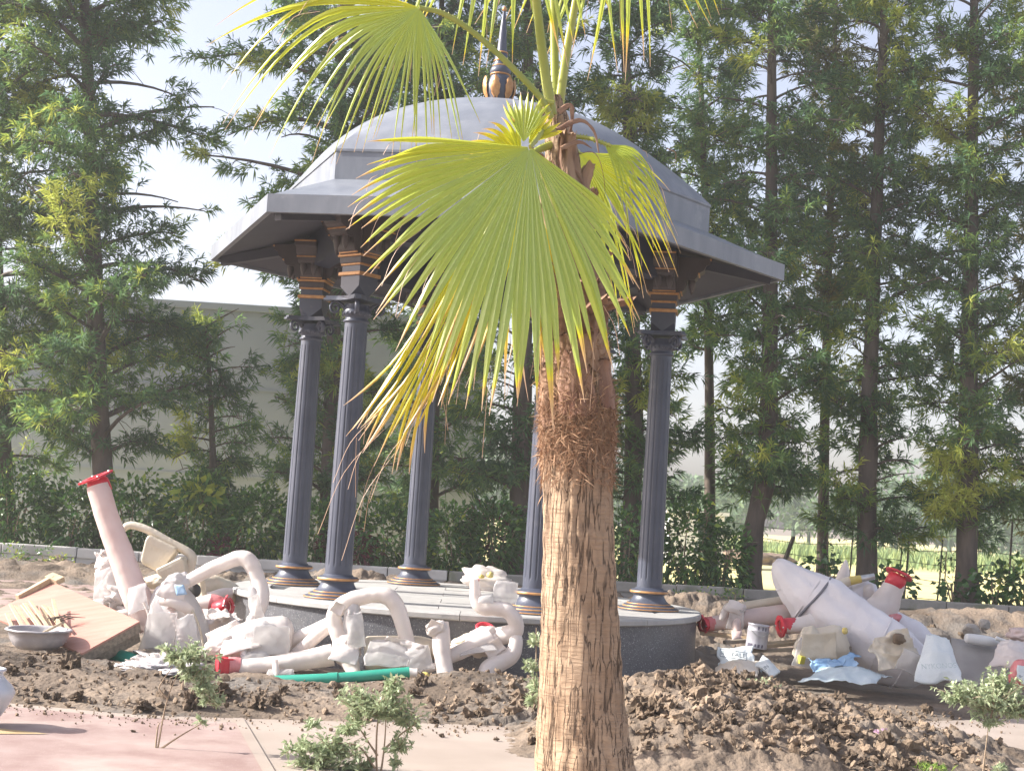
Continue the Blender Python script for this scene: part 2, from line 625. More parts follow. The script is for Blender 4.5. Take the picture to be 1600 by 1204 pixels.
M['sackwhite'] = mat('white_sack', (.66, .71, .72), (.74, .78, .78), rough=.55, scale=5, trans=.12, bump=.3, bscale=60)
M['sackcream'] = mat('cream_sack', (.72, .62, .50), (.78, .70, .60), rough=.7, scale=5, trans=.1, bump=.3, bscale=50)
M['ink'] = mat('dark_print', (.13, .17, .20), rough=.6)
M['inkpale'] = mat('faded_print', (.42, .50, .50), (.55, .62, .62), rough=.6, scale=30)
M['tin'] = mat('tin_grey', (.42, .41, .45), (.50, .49, .53), rough=.35, scale=8, metal=.3)
M['tindark'] = mat('tin_dark_print', (.10, .09, .13), rough=.5)
M['steel'] = mat('bright_steel', (.5, .5, .49), (.6, .6, .58), rough=.3, metal=.8, scale=20)
M['pan'] = mat('plastic_basin', (.30, .285, .30), (.38, .365, .375), rough=.5, scale=6, bump=.1, bscale=40, dirt=(7, .55, .75, (.48, .46, .44)))
M['ply'] = mat('pink_plywood', (.40, .19, .145), (.45, .24, .19), rough=.6, scale=3, detail=7, stretch=(1, 6, 1), dirt=(4, .58, .75, (.44, .28, .23)))
M['wood'] = mat('raw_timber', (.42, .29, .165), (.56, .42, .27), rough=.8, scale=6, detail=7, stretch=(1, 8, 8), bump=.2)
M['woodpale'] = mat('pale_timber', (.46, .36, .23), (.55, .45, .31), rough=.8, scale=6, detail=7, stretch=(2, 8, 8), bump=.15)
M['woodgrey'] = mat('weathered_timber', (.20, .165, .13), (.32, .27, .21), rough=.9, scale=5, detail=8, stretch=(1, 8, 8), bump=.3)
M['green'] = mat('green_pvc', (.02, .24, .17), (.035, .30, .22), rough=.35, scale=4, dirt=(8, .6, .8, (.16, .28, .22)))
M['wallwhite'] = mat('whitewashed_block', (.46, .45, .435), (.56, .55, .53), rough=.9, scale=2.5, detail=9, bump=.25, bscale=30, dirt=(1.7, .52, .72, (.36, .345, .33)))
M['wallgrey'] = mat('weathered_block', (.21, .21, .20), (.31, .30, .285), rough=.95, scale=2.5, detail=9, bump=.35, bscale=26, dirt=(1.4, .55, .72, (.15, .17, .10)))
M['render'] = mat('pale_render', (.29, .325, .36), (.33, .365, .40), rough=.9, scale=.7, detail=8, bump=.1, bscale=30, dirt=(.5, .55, .8, (.26, .275, .28)))
M['hut'] = mat('white_hut_paint', (.62, .63, .63), (.7, .71, .71), rough=.8, scale=2)
M['dark'] = mat('dark_opening', (.04, .045, .05), rough=.4)
M['post'] = mat('fence_post', (.09, .08, .07), (.15, .13, .11), rough=.8, scale=9)
M['wire'] = mat('fence_wire', (.12, .115, .10), rough=.5, metal=.5)
M['slab'] = mat('grey_cement_board', (.27, .255, .245), (.33, .315, .30), rough=.9, scale=4, detail=8, bump=.1, bscale=40)
M['jug'] = mat('white_plastic', (.70, .70, .69), (.76, .76, .75), rough=.4, scale=4, trans=.15)
M['yellowbox'] = mat('yellow_box', (.46, .40, .04), (.54, .48, .08), rough=.6, scale=8)
M['strap'] = mat('grey_strap', (.17, .17, .20), rough=.5)
M['vase'] = mat('pale_glazed_pot', (.50, .53, .58), (.60, .62, .66), rough=.3, scale=3)
M['petal'] = mat('pink_petal', (.60, .36, .52), (.70, .52, .64), rough=.6, scale=20, trans=.3)
M['cement'] = mat('spilt_cement', (.42, .39, .40), (.56, .53, .53), rough=.95, scale=7, bump=.5, bscale=50)
M['khaki'] = mat('yellow_tape', (.60, .46, .10), (.68, .55, .2), rough=.5, scale=8)

# ================================================================== THE SETTING
GX, GY, PL = -0.329, 14.82, 0.62           # gazebo centre and plinth height


def path_edge(x):
    return np.interp(x, [-9, -5, -3.5, -2.4, -1.4, 0, 1.5, 3.4, 6, 9], [10.9, 10.2, 9.96, 9.76, 9.95, 10.3, 10.9, 11.85, 13.4, 15.0])


def g2(x, y, cx, cy, sx, sy):
    return np.exp(-((x - cx) / sx) ** 2 - ((y - cy) / sy) ** 2)


def soil_h(x, y):
    x, y = np.asarray(x, float), np.asarray(y, float)
    s = y - path_edge(x)
    left = 1 / (1 + np.exp((x - 0.9) * 4))
    berm = np.clip(s / 0.55, 0, 1) ** 0.7 * (0.055 + 0.03 * np.exp(-((s - 0.8) / 0.5) ** 2)) * (left * 0.85 + 0.5)
    mid = 0.16 * g2(x, y, -0.15, 11.35, 0.62, 0.5) + 0.10 * g2(x, y, -4.0, 11.2, 1.3, 0.8)
    heap = 0.44 * g2(x, y, 1.35, 10.35, 0.85, 0.95) + 0.24 * g2(x, y, 2.45, 10.3, 0.85, 0.75) + 0.10 * g2(x, y, 3.4, 10.6, 0.8, 0.5) + 0.22 * g2(x, y, 1.35, 9.25, 1.0, 0.6) + 0.12 * g2(x, y, 2.6, 9.4, 0.9, 0.55)
    flat = np.clip((y - 12.6) / 0.6, 0, 1)
    berm = berm * (1 - 0.6 * flat)
    back_l = 0.42 * g2(x, y, -2.3, 19.2, 1.5, 1.0) + 0.30 * g2(x, y, -0.3, 19.6, 1.6, 1.0)
    back_r = 0.50 * g2(x, y, 2.4, 18.4, 1.3, 1.0) + 0.52 * g2(x, y, 5.8, 18.4, 2.0, 1.2) + 0.40 * g2(x, y, 8.5, 18.6, 1.8, 1.8)
    wall = 0.16 * np.clip((y - 21.5) / 2, 0, 1)
    z = -0.07 + np.where(s > 0, 0.05, 0) + berm + mid + heap + back_l + back_r + wall
    # paved patch at the far left stays clear
    clear = np.clip((-3.1 - x) / 0.5, 0, 1) * np.clip((y - 16.2) / 0.8, 0, 1) * np.clip((21.9 - y) / 0.5, 0, 1)
    z = z * (1 - clear) - 0.05 * clear
    # the plinth stands in the ground
    return z


def gz(x, y):
    return float(soil_h(x, y))


# ground sheet to the horizon
mb = MB()
mb.add([[-500, -40, -0.12], [500, -40, -0.12], [500, 900, -0.12], [-500, 900, -0.12]], [[0, 1, 2, 3]])
mb.build('ground', M['mud'], kind='structure')
# the mown field beyond the garden wall
mb = MB()
mb.add([[-70, 27.5, -0.08], [160, 27.5, -0.08], [160, 260, -0.08], [-70, 260, -0.08]], [[0, 1, 2, 3]])
mb.build('field', M['field'], kind='structure')

# dug soil: one uneven sheet


def worley(x, y, size, seed):
    """rounded lumps: 0 in the seams, about 1 on the lump tops, times a random lump height"""
    px_, py_ = x / size, y / size
    ix, iy = np.floor(px_).astype(np.int64), np.floor(py_).astype(np.int64)
    best, hgt = np.full(x.shape, 9.0), np.zeros(x.shape)
    for dx in (-1, 0, 1):
        for dy in (-1, 0, 1):
            jx_, jy_ = ix + dx, iy + dy
            cx = jx_ + .5 + .45 * _hash(jx_, jy_, jx_ * 0, seed)
            cy = jy_ + .5 + .45 * _hash(jx_, jy_, jx_ * 0, seed + 1)
            hh = .55 + .45 * _hash(jx_, jy_, jx_ * 0, seed + 2)
            d = np.hypot(px_ - cx, py_ - cy)
            m_ = d < best
            best = np.where(m_, d, best)
            hgt = np.where(m_, hh, hgt)
    return hgt * np.sqrt(np.clip(1 - (best / .72) ** 2, 0, 1))


xs = np.concatenate([np.arange(-8.6, -4.6, .09), np.arange(-4.6, -.2, .026), np.arange(-.2, 4.3, .019), np.arange(4.3, 8.7, .07)])
ys = np.concatenate([np.arange(8.2, 12.2, .022), np.arange(12.2, 17, .05), np.arange(17, 24, .06)])
nx, ny = len(xs), len(ys)
X, Y = np.meshgrid(xs, ys, indexing='ij')
Z = soil_h(X, Y)
P2 = np.stack([X, Y, X * 0], -1)
heapw = np.clip(2.2 * (g2(X, Y, 1.4, 10.0, 1.25, 1.35) + .9 * g2(X, Y, 2.8, 10.3, 1.1, .9) - .12), 0, 1)
rough_w = np.clip(np.clip((Y - path_edge(X)) * 2.5, 0, 1) * .75 + heapw, 0, 1.3)
flatzone = g2(X, Y, 3.2, 14.4, 2.3, 1.3)
rough_w = rough_w * (1 - 0.7 * np.clip(flatzone * 1.6, 0, 1))
wx, wy = X + .055 * fbm(P2 * 7, 3, 31), Y + .055 * fbm(P2 * 7, 3, 37)
farw = np.clip((Y - 15) / 2, 0, 1)
Z = Z + rough_w * (0.030 * fbm(P2 * 2.6, 4, 1) + .065 * (worley(wx, wy, .13, 3) - .4) * (.35 + .65 * heapw) + .030 * worley(wx, wy, .06, 8) * (.4 + .6 * heapw) + .012 * worley(wx, wy, .028, 12) + .14 * farw * worley(wx, wy, .26, 5) + .06 * farw * worley(wx, wy, .12, 15) + .010 * fbm(P2 * 30, 3, 9))
V = np.stack([X, Y, Z], -1).reshape(-1, 3)
idx = np.arange(nx * ny).reshape(nx, ny)
q = np.stack([idx[:-1, :-1], idx[1:, :-1], idx[1:, 1:], idx[:-1, 1:]], -1).reshape(-1, 4)
mb = MB()
mb.add(V, q)
soil = mb.build('soil', M['soil'], kind='structure')

# clods: a handful of shapes, the largest as pieces of the soil, the crumbs as one mass
rng = np.random.default_rng(11)
clod_mesh = []
for k in range(7):
    b = MB()
    blob(b, (0, 0, 0), (1, rng.uniform(.7, 1), rng.uniform(.55, .8)), amp=.62, freq=2.9, seed=20 + k, sub=3, ridge=.6, power=.75, smooth=False)
    me = b.mesh('soil_clod')
    me.materials.append(M['clod'])
    clod_mesh.append(me)


def soil_spot(n):
    out = []
    while len(out) < n:
        r = rng.random()
        if r < .50:
            x, y = rng.normal(1.6, .85), rng.normal(9.9, .75)
        elif r < .70:
            x, y = rng.uniform(-4.2, 4.0), None
            y = path_edge(x) + abs(rng.normal(.5, .5)) + .04
        elif r < .80:
            x, y = rng.normal(3.0, .8), rng.normal(11.0, .8)
        else:
            x, y = rng.uniform(-3, 8.2), rng.normal(18.3, 1.1)
        if x < -8 or x > 8.4 or y < 8.9 or y > 23.5:
            continue
        if (x - GX) ** 2 + (y - GY) ** 2 < 2.6 ** 2:
            continue
        if y > 12.6 and y < 16.8 and x > 1.6:
            continue
        if y < path_edge(x) + .03 and soil_h(x, y) < .02:
            continue
        out.append((x, y))
    return out


spots = soil_spot(230)
for k, (x, y) in enumerate(spots):
    s = float(np.clip(rng.lognormal(-3.2, .42), .022, .09)) * (1.25 if y > 16 else 1)
    o = bpy.data.objects.new('soil_clod', clod_mesh[k % 4])
    C.objects.link(o)
    o.parent = soil
    o.location = (x, y, gz(x, y) + .02 + .1 * s)
    o.rotation_euler = (rng.uniform(0, 6), rng.uniform(0, 6), rng.uniform(0, 6))
    o.scale = (s, s, s)
crumb = MB()
shapes = []
for k in range(9):
    b = MB()
    blob(b, (0, 0, 0), (1, rng.uniform(.6, 1), rng.uniform(.5, .85)), amp=.6, freq=2.7, seed=60 + k, sub=2, ridge=.55, power=.75)
    shapes.append(b.v[0])
F2c, F1c = ico(2)[1], ico(1)[1]
V1c = ico(1)[0]
for k, (x, y) in enumerate(soil_spot(5200)):
    near = g2(x, y, 1.6, 9.9, 1.6, 1.3) > .15
    big = near and k % 3 == 0
    s = float(np.clip(rng.lognormal(-3.55 if big else -4.3, .5), .005, .07)) * (1.4 if y > 16 else 1)
    R = np.linalg.qr(rng.standard_normal((3, 3)))[0]
    if big:
        Vk, Fk = shapes[k % 9], F2c
    else:
        Vk, Fk = V1c * (1 + .25 * rng.standard_normal(len(V1c)))[:, None] * np.array([1, rng.uniform(.5, 1), rng.uniform(.4, .9)]), F1c
    crumb.add((Vk * s) @ R + np.array([x, y, gz(x, y) + .02 + .12 * s]), Fk, smooth=False)
for k in range(900):
    x = rng.uniform(-4.6, 4.4)
    y = float(path_edge(x)) - abs(rng.normal(0, .28)) - .01
    s = float(np.clip(rng.lognormal(-5.3, .5), .003, .016))
    crumb.add(V1c * (1 + .25 * rng.standard_normal(len(V1c)))[:, None] * s + np.array([x, y, .012 + .3 * s]), F1c, smooth=False)
crumb.build('soil_crumbs', M['clod'], soil, kind='stuff')

# paving: cream sheet, pink panel with a yellow inlay, slightly above one another
ex = np.linspace(-9, 9, 60)
mb = MB()
top = [(x, float(path_edge(x)) + .03, .005) for x in ex]
bot = [(x, 2.0, .005) for x in ex]
n = len(ex)
mb.add(bot + top, [[i, i + 1, n + i + 1, n + i] for i in range(n - 1)], smooth=False)
path = mb.build('path', M['cream'], kind='structure')


def flat_poly(name, pts, z, m, parent):
    b = MB()
    b.add([(p[0], p[1], z) for p in pts], [list(range(len(pts)))], smooth=False)
    return b.build(name, m, parent)


pe = [(x, float(path_edge(x)) - .13) for x in np.linspace(-8.8, -1.98, 24)]
j0, j1 = atz(372, 1124, 0), atz(417, 1203, 0)
jx = (j1.x - j0.x) / (j1.y - j0.y)
right_edge = [(j0.x + (yy - j0.y) * jx, yy) for yy in (9.7, 8.0, 6.0, 3.0)]
pink = flat_poly('pink_panel', pe + right_edge + [(-8.8, 3.0)], .009, M['pink'], path)
tip = atz(76, 1149, 0)
flat_poly('yellow_inlay', [(tip.x, tip.y), (tip.x - 1.6, tip.y + .42), (tip.x - 1.6, tip.y - .62)], .013, M['yellow'], path)
b = MB()                                        # joint strip at the panel's edge
dxy = Vector((jx, 1, 0)).normalized()
for a_, c_ in (((j0.x, j0.y), (j0.x + jx * (3 - j0.y), 3.0)),):
    nrm = Vector((dxy.y, -dxy.x, 0)) * .035
    b.add([(a_[0] - nrm.x, a_[1] - nrm.y, .014), (a_[0] + nrm.x, a_[1] + nrm.y, .014), (c_[0] + nrm.x, c_[1] + nrm.y, .014), (c_[0] - nrm.x, c_[1] - nrm.y, .014)], [[0, 1, 2, 3]], smooth=False)
b.build('joint_strip', M['cream'], path)
# far pink path behind, at the left
mb = MB()
pts = [(-9, 16.8), (-5.2, 16.9), (-3.3, 17.6), (-2.9, 19.4), (-3.3, 21.3), (-9, 21.9)]
mb.add([(x, y, .03) for x, y in pts] + [(x, y, -.1) for x, y in pts],
       [list(range(6))] + [[i, 6 + i, 6 + (i + 1) % 6, (i + 1) % 6] for i in range(6)], smooth=False)
mb.build('path', M['pink'], kind='structure')
mb = MB()
pts = [(6.6, 20.8), (9.5, 20.0), (12, 20.4), (12, 22.2), (8.5, 22.3)]
mb.add([(x, y, .24) for x, y in pts] + [(x, y, -.1) for x, y in pts],
       [list(range(5))] + [[i, 5 + i, 5 + (i + 1) % 5, (i + 1) % 5] for i in range(5)], smooth=False)
mb.build('path', M['cream'], kind='structure')

# planter bed behind the wall
mb = MB()
nx2, ny2 = 120, 18
X, Y = np.meshgrid(np.linspace(-14, 15, nx2), np.linspace(24.12, 27.6, ny2), indexing='ij')
Z = .30 + .06 * fbm(np.stack([X * 2, Y * 2, X * 0], -1), 4, 5) - .35 * np.clip((Y - 26.6) / 1.0, 0, 1)
idx = np.arange(nx2 * ny2).reshape(nx2, ny2)
mb.add(np.stack([X, Y, Z], -1).reshape(-1, 3), np.stack([idx[:-1, :-1], idx[1:, :-1], idx[1:, 1:], idx[:-1, 1:]], -1).reshape(-1, 4))
mb.build('planting_bed', M['soil'], kind='structure')


# garden walls of blocks with a coping
def garden_wall(x0, x1, label, m, seed, ztop=.47):
    r = random.Random(seed)
    t = thing('garden_wall', label, 'wall', ((x0 + x1) / 2, 24.0, 0))
    x = x0
    while x < x1 - .2:
        w = min(r.uniform(.95, 1.35), x1 - x)
        b = MB()
        box(b, (x + w / 2, 24.0 + r.uniform(-.008, .008), .10), (w - .012, .15, .40), bev=.012)
        b.build('block', m, t)
        b = MB()
        box(b, (x + w / 2 + .02, 24.0 + r.uniform(-.008, .008), .385 + r.uniform(-.006, .006)), (w - .014, .20, .165), bev=.02)
        b.build('coping', m, t)
        x += w
    return t


garden_wall(-11.5, -.9, 'low whitewashed block wall running in front of the leafy hedge', M['wallwhite'], 1)
garden_wall(-.88, 12.5, 'low weathered grey block wall in front of the straw-coloured field', M['wallgrey'], 2)

# pale building wall behind the trees at the left
bw = thing('pale_building', 'big plain pale-grey rendered building behind the trees', 'building', (-7.5, 33, 0))
zt = at(350, 478, 31.0).z
xr = at(747, 700, 31.0).x
mb = MB()
box(mb, ((xr - 16) / 2, 34.0, zt / 2 - .1), (16 + xr, 6.0, zt), bev=.02)
mb.build('wall', M['render'], bw)
mb = MB()
box(mb, ((xr - 16) / 2, 34.0, zt - .02), (16 + xr + .16, 6.16, .16), bev=.02)
mb.build('parapet', M['render'], bw)
for zz in (1.9, 3.8):
    mb = MB()
    box(mb, ((xr - 16) / 2, 30.99, zz), (16 + xr - .1, .03, .035))
    mb.build('render_joint', M['render'], bw)
# far white hut
hp = at(1092, 842, 52)
hut = thing('white_hut', 'small white hut seen between shrub leaves beyond the field fence', 'hut', (hp.x - .1, 52, -.08))
mb = MB()
box(mb, (hp.x - .1, 53.2, .85), (2.0, 2.4, 1.9))
mb.build('wall', M['hut'], hut)
mb = MB()
box(mb, (hp.x - .1, 53.2, 1.86), (2.3, 2.7, .12))
mb.build('roof', M['hut'], hut)
mb = MB()
box(mb, (hp.x + .2, 51.985, 1.3), (.5, .04, .6))
mb.build('window', M['dark'], hut)
# far earth heap in the field
hp = at(1183, 862, 60)
mb = MB()
blob(mb, (hp.x, 60, -.1), (1.7, 1.3, .62), amp=.3, freq=2, seed=5, sub=4)
tag(recentre(mb.build('earth_heap', M['clod'])), 'low heap of brown earth in the field near the leaning dark post', 'earth heap')


# ------------------------------------------------------------------ foliage toolkit
def leaves(mb, base, dirs, length, width, tone, droop=.15, rng=rng):
    """diamond leaves: base point, direction, length, width per leaf (all numpy)"""
    n = len(base)
    d = dirs / (np.linalg.norm(dirs, axis=1, keepdims=True) + 1e-9)
    rnd = rng.standard_normal((n, 3))
    s = np.cross(d, rnd)
    s /= (np.linalg.norm(s, axis=1, keepdims=True) + 1e-9)
    nrm = np.cross(s, d)
    L, W = length[:, None], width[:, None]
    mid = base + d * L * .42
    tip = base + d * L
    tip[:, 2] -= droop * length
    bend = nrm * L * .05
    V = np.stack([base, mid + s * W + bend, tip, mid - s * W + bend], 1).reshape(-1, 3)
    F_ = np.arange(n * 4).reshape(n, 4)
    mb.add(V, F_, np.clip(np.repeat(tone, 4), 0.001, 1), smooth=False)
    return mb


def tree(trunk_pts, height, r0, crown, seed, label, zmin, zmax_dense=13.0, n_br=70, m=None, spray=36, lf=(.12, .24), hue=0.0, gap=None, name='tree', limb_extra=(), wfac=1.0):
    """trunk_pts: world points; crown(z) -> branch length at that height"""
    g = np.random.default_rng(seed)
    base = Vector(trunk_pts[0])
    t = thing(name, label, 'tree', tuple(base), 'tall trees in a row behind the low wall')
    P = smooth_path([tuple(p) for p in trunk_pts], 5)
    zt_ = P[:, 2]
    rad = r0 * (1 - .82 * (zt_ - zt_[0]) / max(height, 1)) * (1 + .35 * np.exp(-(zt_ - zt_[0]) / .25))
    mb = MB()
    tube(mb, P, np.maximum(rad, .02), 10, lump=.12, freq=3, seed=seed)
    B, D, LN, WD, TN = [], [], [], [], []
    az = g.uniform(0, 6.28)
    for k in range(n_br):
        f = (k + g.uniform(0, 1)) / n_br
        z = zmin + (min(height, zmax_dense) - zmin) * f
        p0 = np.array([np.interp(z, zt_, P[:, i]) for i in range(3)])
        az += 2.4 + g.uniform(-.5, .5)
        if gap is not None and gap(z, az, g):
            continue
        ln = crown(z) * g.uniform(.62, 1.08)
        el = g.uniform(.15, .75)
        dv = np.array([math.cos(az) * math.cos(el), math.sin(az) * math.cos(el), math.sin(el)])
        npt = 7
        tt = np.linspace(0, 1, npt)
        wob = g.standard_normal(3) * .12
        path_b = p0 + np.outer(tt, dv) * ln + np.outer(tt ** 2, wob + np.array([0, 0, -.28])) * ln
        rb = .035 * (ln / 1.6) * (1 - .85 * tt) + .004
        tube(mb, path_b, rb, 5, caps=False)
        ns = int(spray * ln / 1.5) + 2
        us = .18 + .82 * (np.arange(ns) + g.uniform(0, 1, ns)) / ns
        cs = np.stack([np.interp(us, tt, path_b[:, i]) for i in range(3)], -1)
        offs = g.standard_normal((ns, 3)) * np.array([.19, .19, .13]) * (1.15 - .35 * us)[:, None]
        n1 = vnoise((cs + offs) * 1.15 + seed, 3)
        n2 = vnoise((cs + offs) * .8 + seed * 2, 9)
        for j in range(ns):
            u, c, off = us[j], cs[j], offs[j]
            c2 = c + off
            if n1[j] < -.20 - .25 * g.random():
                continue
            # twig
            if np.linalg.norm(off) > .14:
                tube(mb, [c, c + off * .5 + np.array([0, 0, .03]), c2], [.008, .006, .004], 3, caps=False)
            od = dv * .55 + off * 2.0 + np.array([0, 0, .12])
            od /= np.linalg.norm(od)
            nl = int(g.integers(17, 26))
            st = g.uniform(0, 1, nl)
            bp_ = c2 + np.outer(st, od) * .22 - od * .08
            rv = g.standard_normal((nl, 3))
            rv /= np.linalg.norm(rv, axis=1, keepdims=True)
            dd = od * (.55 + .5 * st)[:, None] + rv * .85 + np.array([0, 0, -.10])
            B.append(bp_)
            D.append(dd)
            LN.append(g.uniform(lf[0], lf[1], nl))
            WD.append(g.uniform(.010, .0175, nl) * wfac)
            young = g.random() < (.10 + .22 * u * (u > .8))
            tv = g.normal(.36 + hue, .11) + .30 * n2[j] + (.26 if young else 0) + (.30 if n2[j] > .38 else 0) - .10 * (dv[0] > .3) + .08 * (dv[0] < -.3)  # sunward branches get lighter leaf colour, far side darker: sunlight painted into the tone
            TN.append(np.clip(tv + g.normal(0, .10, nl), .01, 1))
    for lp in limb_extra:
        tube(mb, smooth_path(lp[0], 5), np.linspace(lp[1], lp[1] * .35, (len(lp[0]) - 1) * 5 + 1), 7, lump=.1, freq=4)
    mb.build('trunk', M['bark'], t)
    mc = MB()
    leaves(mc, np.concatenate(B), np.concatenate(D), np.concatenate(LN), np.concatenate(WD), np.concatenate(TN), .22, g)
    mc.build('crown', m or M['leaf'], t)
    return t


def col_tr(px_list, Y, top=14.0):
    """trunk line through pixels at depth Y, continued up to the given height"""
    p = [at(x, y, Y) for x, y in px_list]
    p[0].z = .25
    d = (p[-1] - p[-2]).normalized()
    while p[-1].z < top:
        p.append(p[-1] + d * 1.6 + Vector((random.uniform(-.05, .05), 0, 0)))
    return p


TREES = [
    # pixels, Y, r0, crown fn, seed, label, zmin, n_br, material, hue
    ([(5, 905), (-5, 500), (-20, 100)], 25.4, .20, lambda z: 1.6, 101, 'yellow-tipped tall tree cut off by the picture edge, farthest from the gazebo', 1.6, 78, 'leaf', .10),
    ([(165, 900), (152, 560), (140, 200), (133, 20)], 25.0, .21, lambda z: 1.9 + .5 * (z < 5.6) + .4 * (z > 7), 102, 'tall tree whose bare reddish trunk shows above the leaning red-flanged post', 1.9, 84, 'leaf', .06),
    ([(512, 900), (520, 560), (532, 200), (536, 20)], 25.6, .18, lambda z: 2.3 if z > 4.6 else 1.5, 103, 'dark tall tree behind the two gazebo columns on the side of the pale building', 1.5, 78, 'leaf', -.06),
    ([(806, 900), (818, 600), (822, 300), (826, 40)], 25.3, .20, lambda z: 1.35, 104, 'dark tall tree behind the gazebo dome and palm frond', 1.6, 78, 'leaf', -.06),
    ([(985, 905), (990, 650), (985, 300), (975, 20)], 25.6, .19, lambda z: 1.25, 105, 'tall tree rising directly between palm trunk and the single gazebo column beside it', 1.6, 76, 'leaf', -.02),
    ([(1172, 918), (1178, 830), (1198, 720), (1204, 420), (1206, 60)], 25.2, .20, lambda z: 1.3, 106, 'tall tree with crooked lower trunk just past the gazebo eave', 1.9, 76, 'leaf', .02),
    ([(1354, 925), (1358, 640), (1368, 360), (1380, 60)], 25.5, .19, lambda z: 1.2, 107, 'straight-trunked tall tree behind the big pale wrapped bundle', 1.25, 80, 'leaf', .0),
    ([(1510, 940), (1514, 600), (1518, 300), (1522, 40)], 25.1, .21, lambda z: 1.3, 108, 'tall tree with thick bare trunk above the grey cement board', 1.5, 80, 'leaf', .02),
    ([(1655, 950), (1660, 600), (1662, 300), (1664, 40)], 25.6, .20, lambda z: 1.35, 109, 'olive-tinged tall tree at the picture edge beyond the white jugs', 1.5, 74, 'leaf_olive', .0),
    ([(338, 905), (335, 780), (330, 640)], 26.2, .10, lambda z: .9, 110, 'short bushy young tree in front of the pale building wall', 1.0, 34, 'leaf', -.05),
    ([(1285, 915), (1290, 600), (1298, 300), (1306, 20)], 27.2, .12, lambda z: 1.15 if z > 5.4 else .35, 111, 'olive-brown slender tree filling the gap between two straight trunks', 4.6, 52, 'leaf_olive', .0),
    ([(672, 900), (678, 600), (682, 250), (690, 20)], 27.0, .14, lambda z: 1.5, 112, 'slender tall tree behind the gazebo floor and rear column', 1.4, 74, 'leaf', -.08),
    ([(1110, 910), (1108, 600), (1100, 250), (1090, 20)], 27.4, .12, lambda z: 1.1, 113, 'slender tree seen over the gazebo roof between dome and trunk of crooked tree', 4.8, 48, 'leaf', -.06),
]
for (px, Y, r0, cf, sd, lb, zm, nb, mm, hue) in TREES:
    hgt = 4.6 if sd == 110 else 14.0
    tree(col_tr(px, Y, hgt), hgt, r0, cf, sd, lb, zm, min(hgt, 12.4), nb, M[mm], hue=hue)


# ------------------------------------------------------------------ shrubs along the wall
def shrub(c, r, n, seed, label, m, size=(.07, .13), hue=0.0, w=.42, cat='shrub', group='shrubs planted behind the low wall', stems=5, yellow=0.0):
    g = np.random.default_rng(seed)
    t = thing('shrub', label, cat, (c[0], c[1], c[2]), group)
    mb = MB()
    for k in range(stems):
        e = np.array([g.normal(0, .45) * r[0], g.normal(0, .3) * r[1], r[2] * g.uniform(1.0, 1.7)])
        tube(mb, [np.array(c), np.array(c) + e * .5 + g.normal(0, .04, 3), np.array(c) + e], [.02, .014, .006], 5)
    mb.build('stem', M['twig'], t)
    v = g.standard_normal((n, 3))
    v /= np.linalg.norm(v, axis=1, keepdims=True)
    rr = g.uniform(.25, 1, n) ** .5
    bumps = 1 + .30 * fbm(v * 2.2 + seed, 3, seed)
    p = np.array(c) + np.array([0, 0, r[2]]) + v * (rr * bumps)[:, None] * np.array(r)
    p[:, 2] = np.maximum(p[:, 2], c[2] + .03)
    d = v + g.standard_normal((n, 3)) * .6 + np.array([0, -.15, .1])
    ln = g.uniform(size[0], size[1], n)
    tn = g.normal(.40 + hue, .16, n) + yellow * (g.random(n) < yellow)
    mb = MB()
    leaves(mb, p, d, ln, ln * w * .5, tn, .2, g)
    mb.build('foliage', m, t)
    return t


HEDGE = [
    (15, 870, 1.0, .85, 1400, 'dark broad-leaved shrub at the far end of the whitewashed wall', 'hedge', 0),
    (110, 868, .9, .72, 1300, 'dark hedge shrub behind the top of the red-flanged leaning post', 'hedge', 0),
    (205, 862, .85, .78, 1400, 'dense green hedge shrub between leaning post and cream lamp arm', 'hedge', .04),
    (300, 866, .9, .88, 1700, 'hedge shrub topped with big lime-yellow leaves', 'hedge', .06),
    (395, 872, .85, .80, 1500, 'green hedge shrub just outside the outermost gazebo column', 'hedge', .02),
    (490, 880, .8, .72, 1200, 'green shrub seen between the two gazebo columns standing close together', 'hedge', 0),
    (598, 886, .9, .74, 1300, 'green shrub with wine-red leaves behind the gazebo floor', 'hedge', 0),
    (700, 880, .75, .70, 1300, 'bushy green shrub beside the rear gazebo column', 'hedge', .05),
    (770, 872, .7, .86, 1300, 'tall glossy shrub behind the white carrier bag', 'hedge', -.04),
    (1075, 880, .8, .95, 1100, 'tall open shrub with dark leaves right beside the front gazebo column', 'hedge', -.02),
    (1130, 895, .65, .72, 800, 'dark leafy shrub at the foot of the crooked tree', 'hedge', -.04),
    (975, 885, .6, .8, 700, 'dark shrub glimpsed between palm trunk and gazebo column', 'hedge', -.04),
]
for k, (px, py, rx, rz, n_, lb, mm, hue) in enumerate(HEDGE):
    c = at(px, py, 24.75)
    shrub((c.x, 24.75, .22), (rx * .78, .5, rz * .95), int(n_ * 1.25), 300 + k, lb, M[mm], size=(.09, .18), hue=hue + .22, stems=5)
c = at(905, 860, 25)
shrub((at(545, 870, 24.6).x, 24.55, .3), (.5, .3, .42), 420, 340, 'wine-red shrub low between gazebo columns', M['redleaf'], size=(.09, .16))
shrub((at(770, 830, 25.4).x, 25.3, .5), (.6, .35, .55), 520, 341, 'dark crimson long-leaved shrub behind the glossy green one', M['redleaf'], size=(.15, .28), w=.25)
shrub((at(360, 830, 24.5).x, 24.45, .35), (.28, .2, .24), 130, 342, 'small plum-coloured rosette plant on the face of the hedge', M['redleaf'], size=(.12, .2), w=.25)
shrub((at(318, 765, 24.6).x, 24.55, 1.25), (.36, .25, .20), 90, 343, 'cluster of big lime-yellow leaves crowning the hedge', M['hedge'], size=(.18, .30), hue=.55, w=.5)
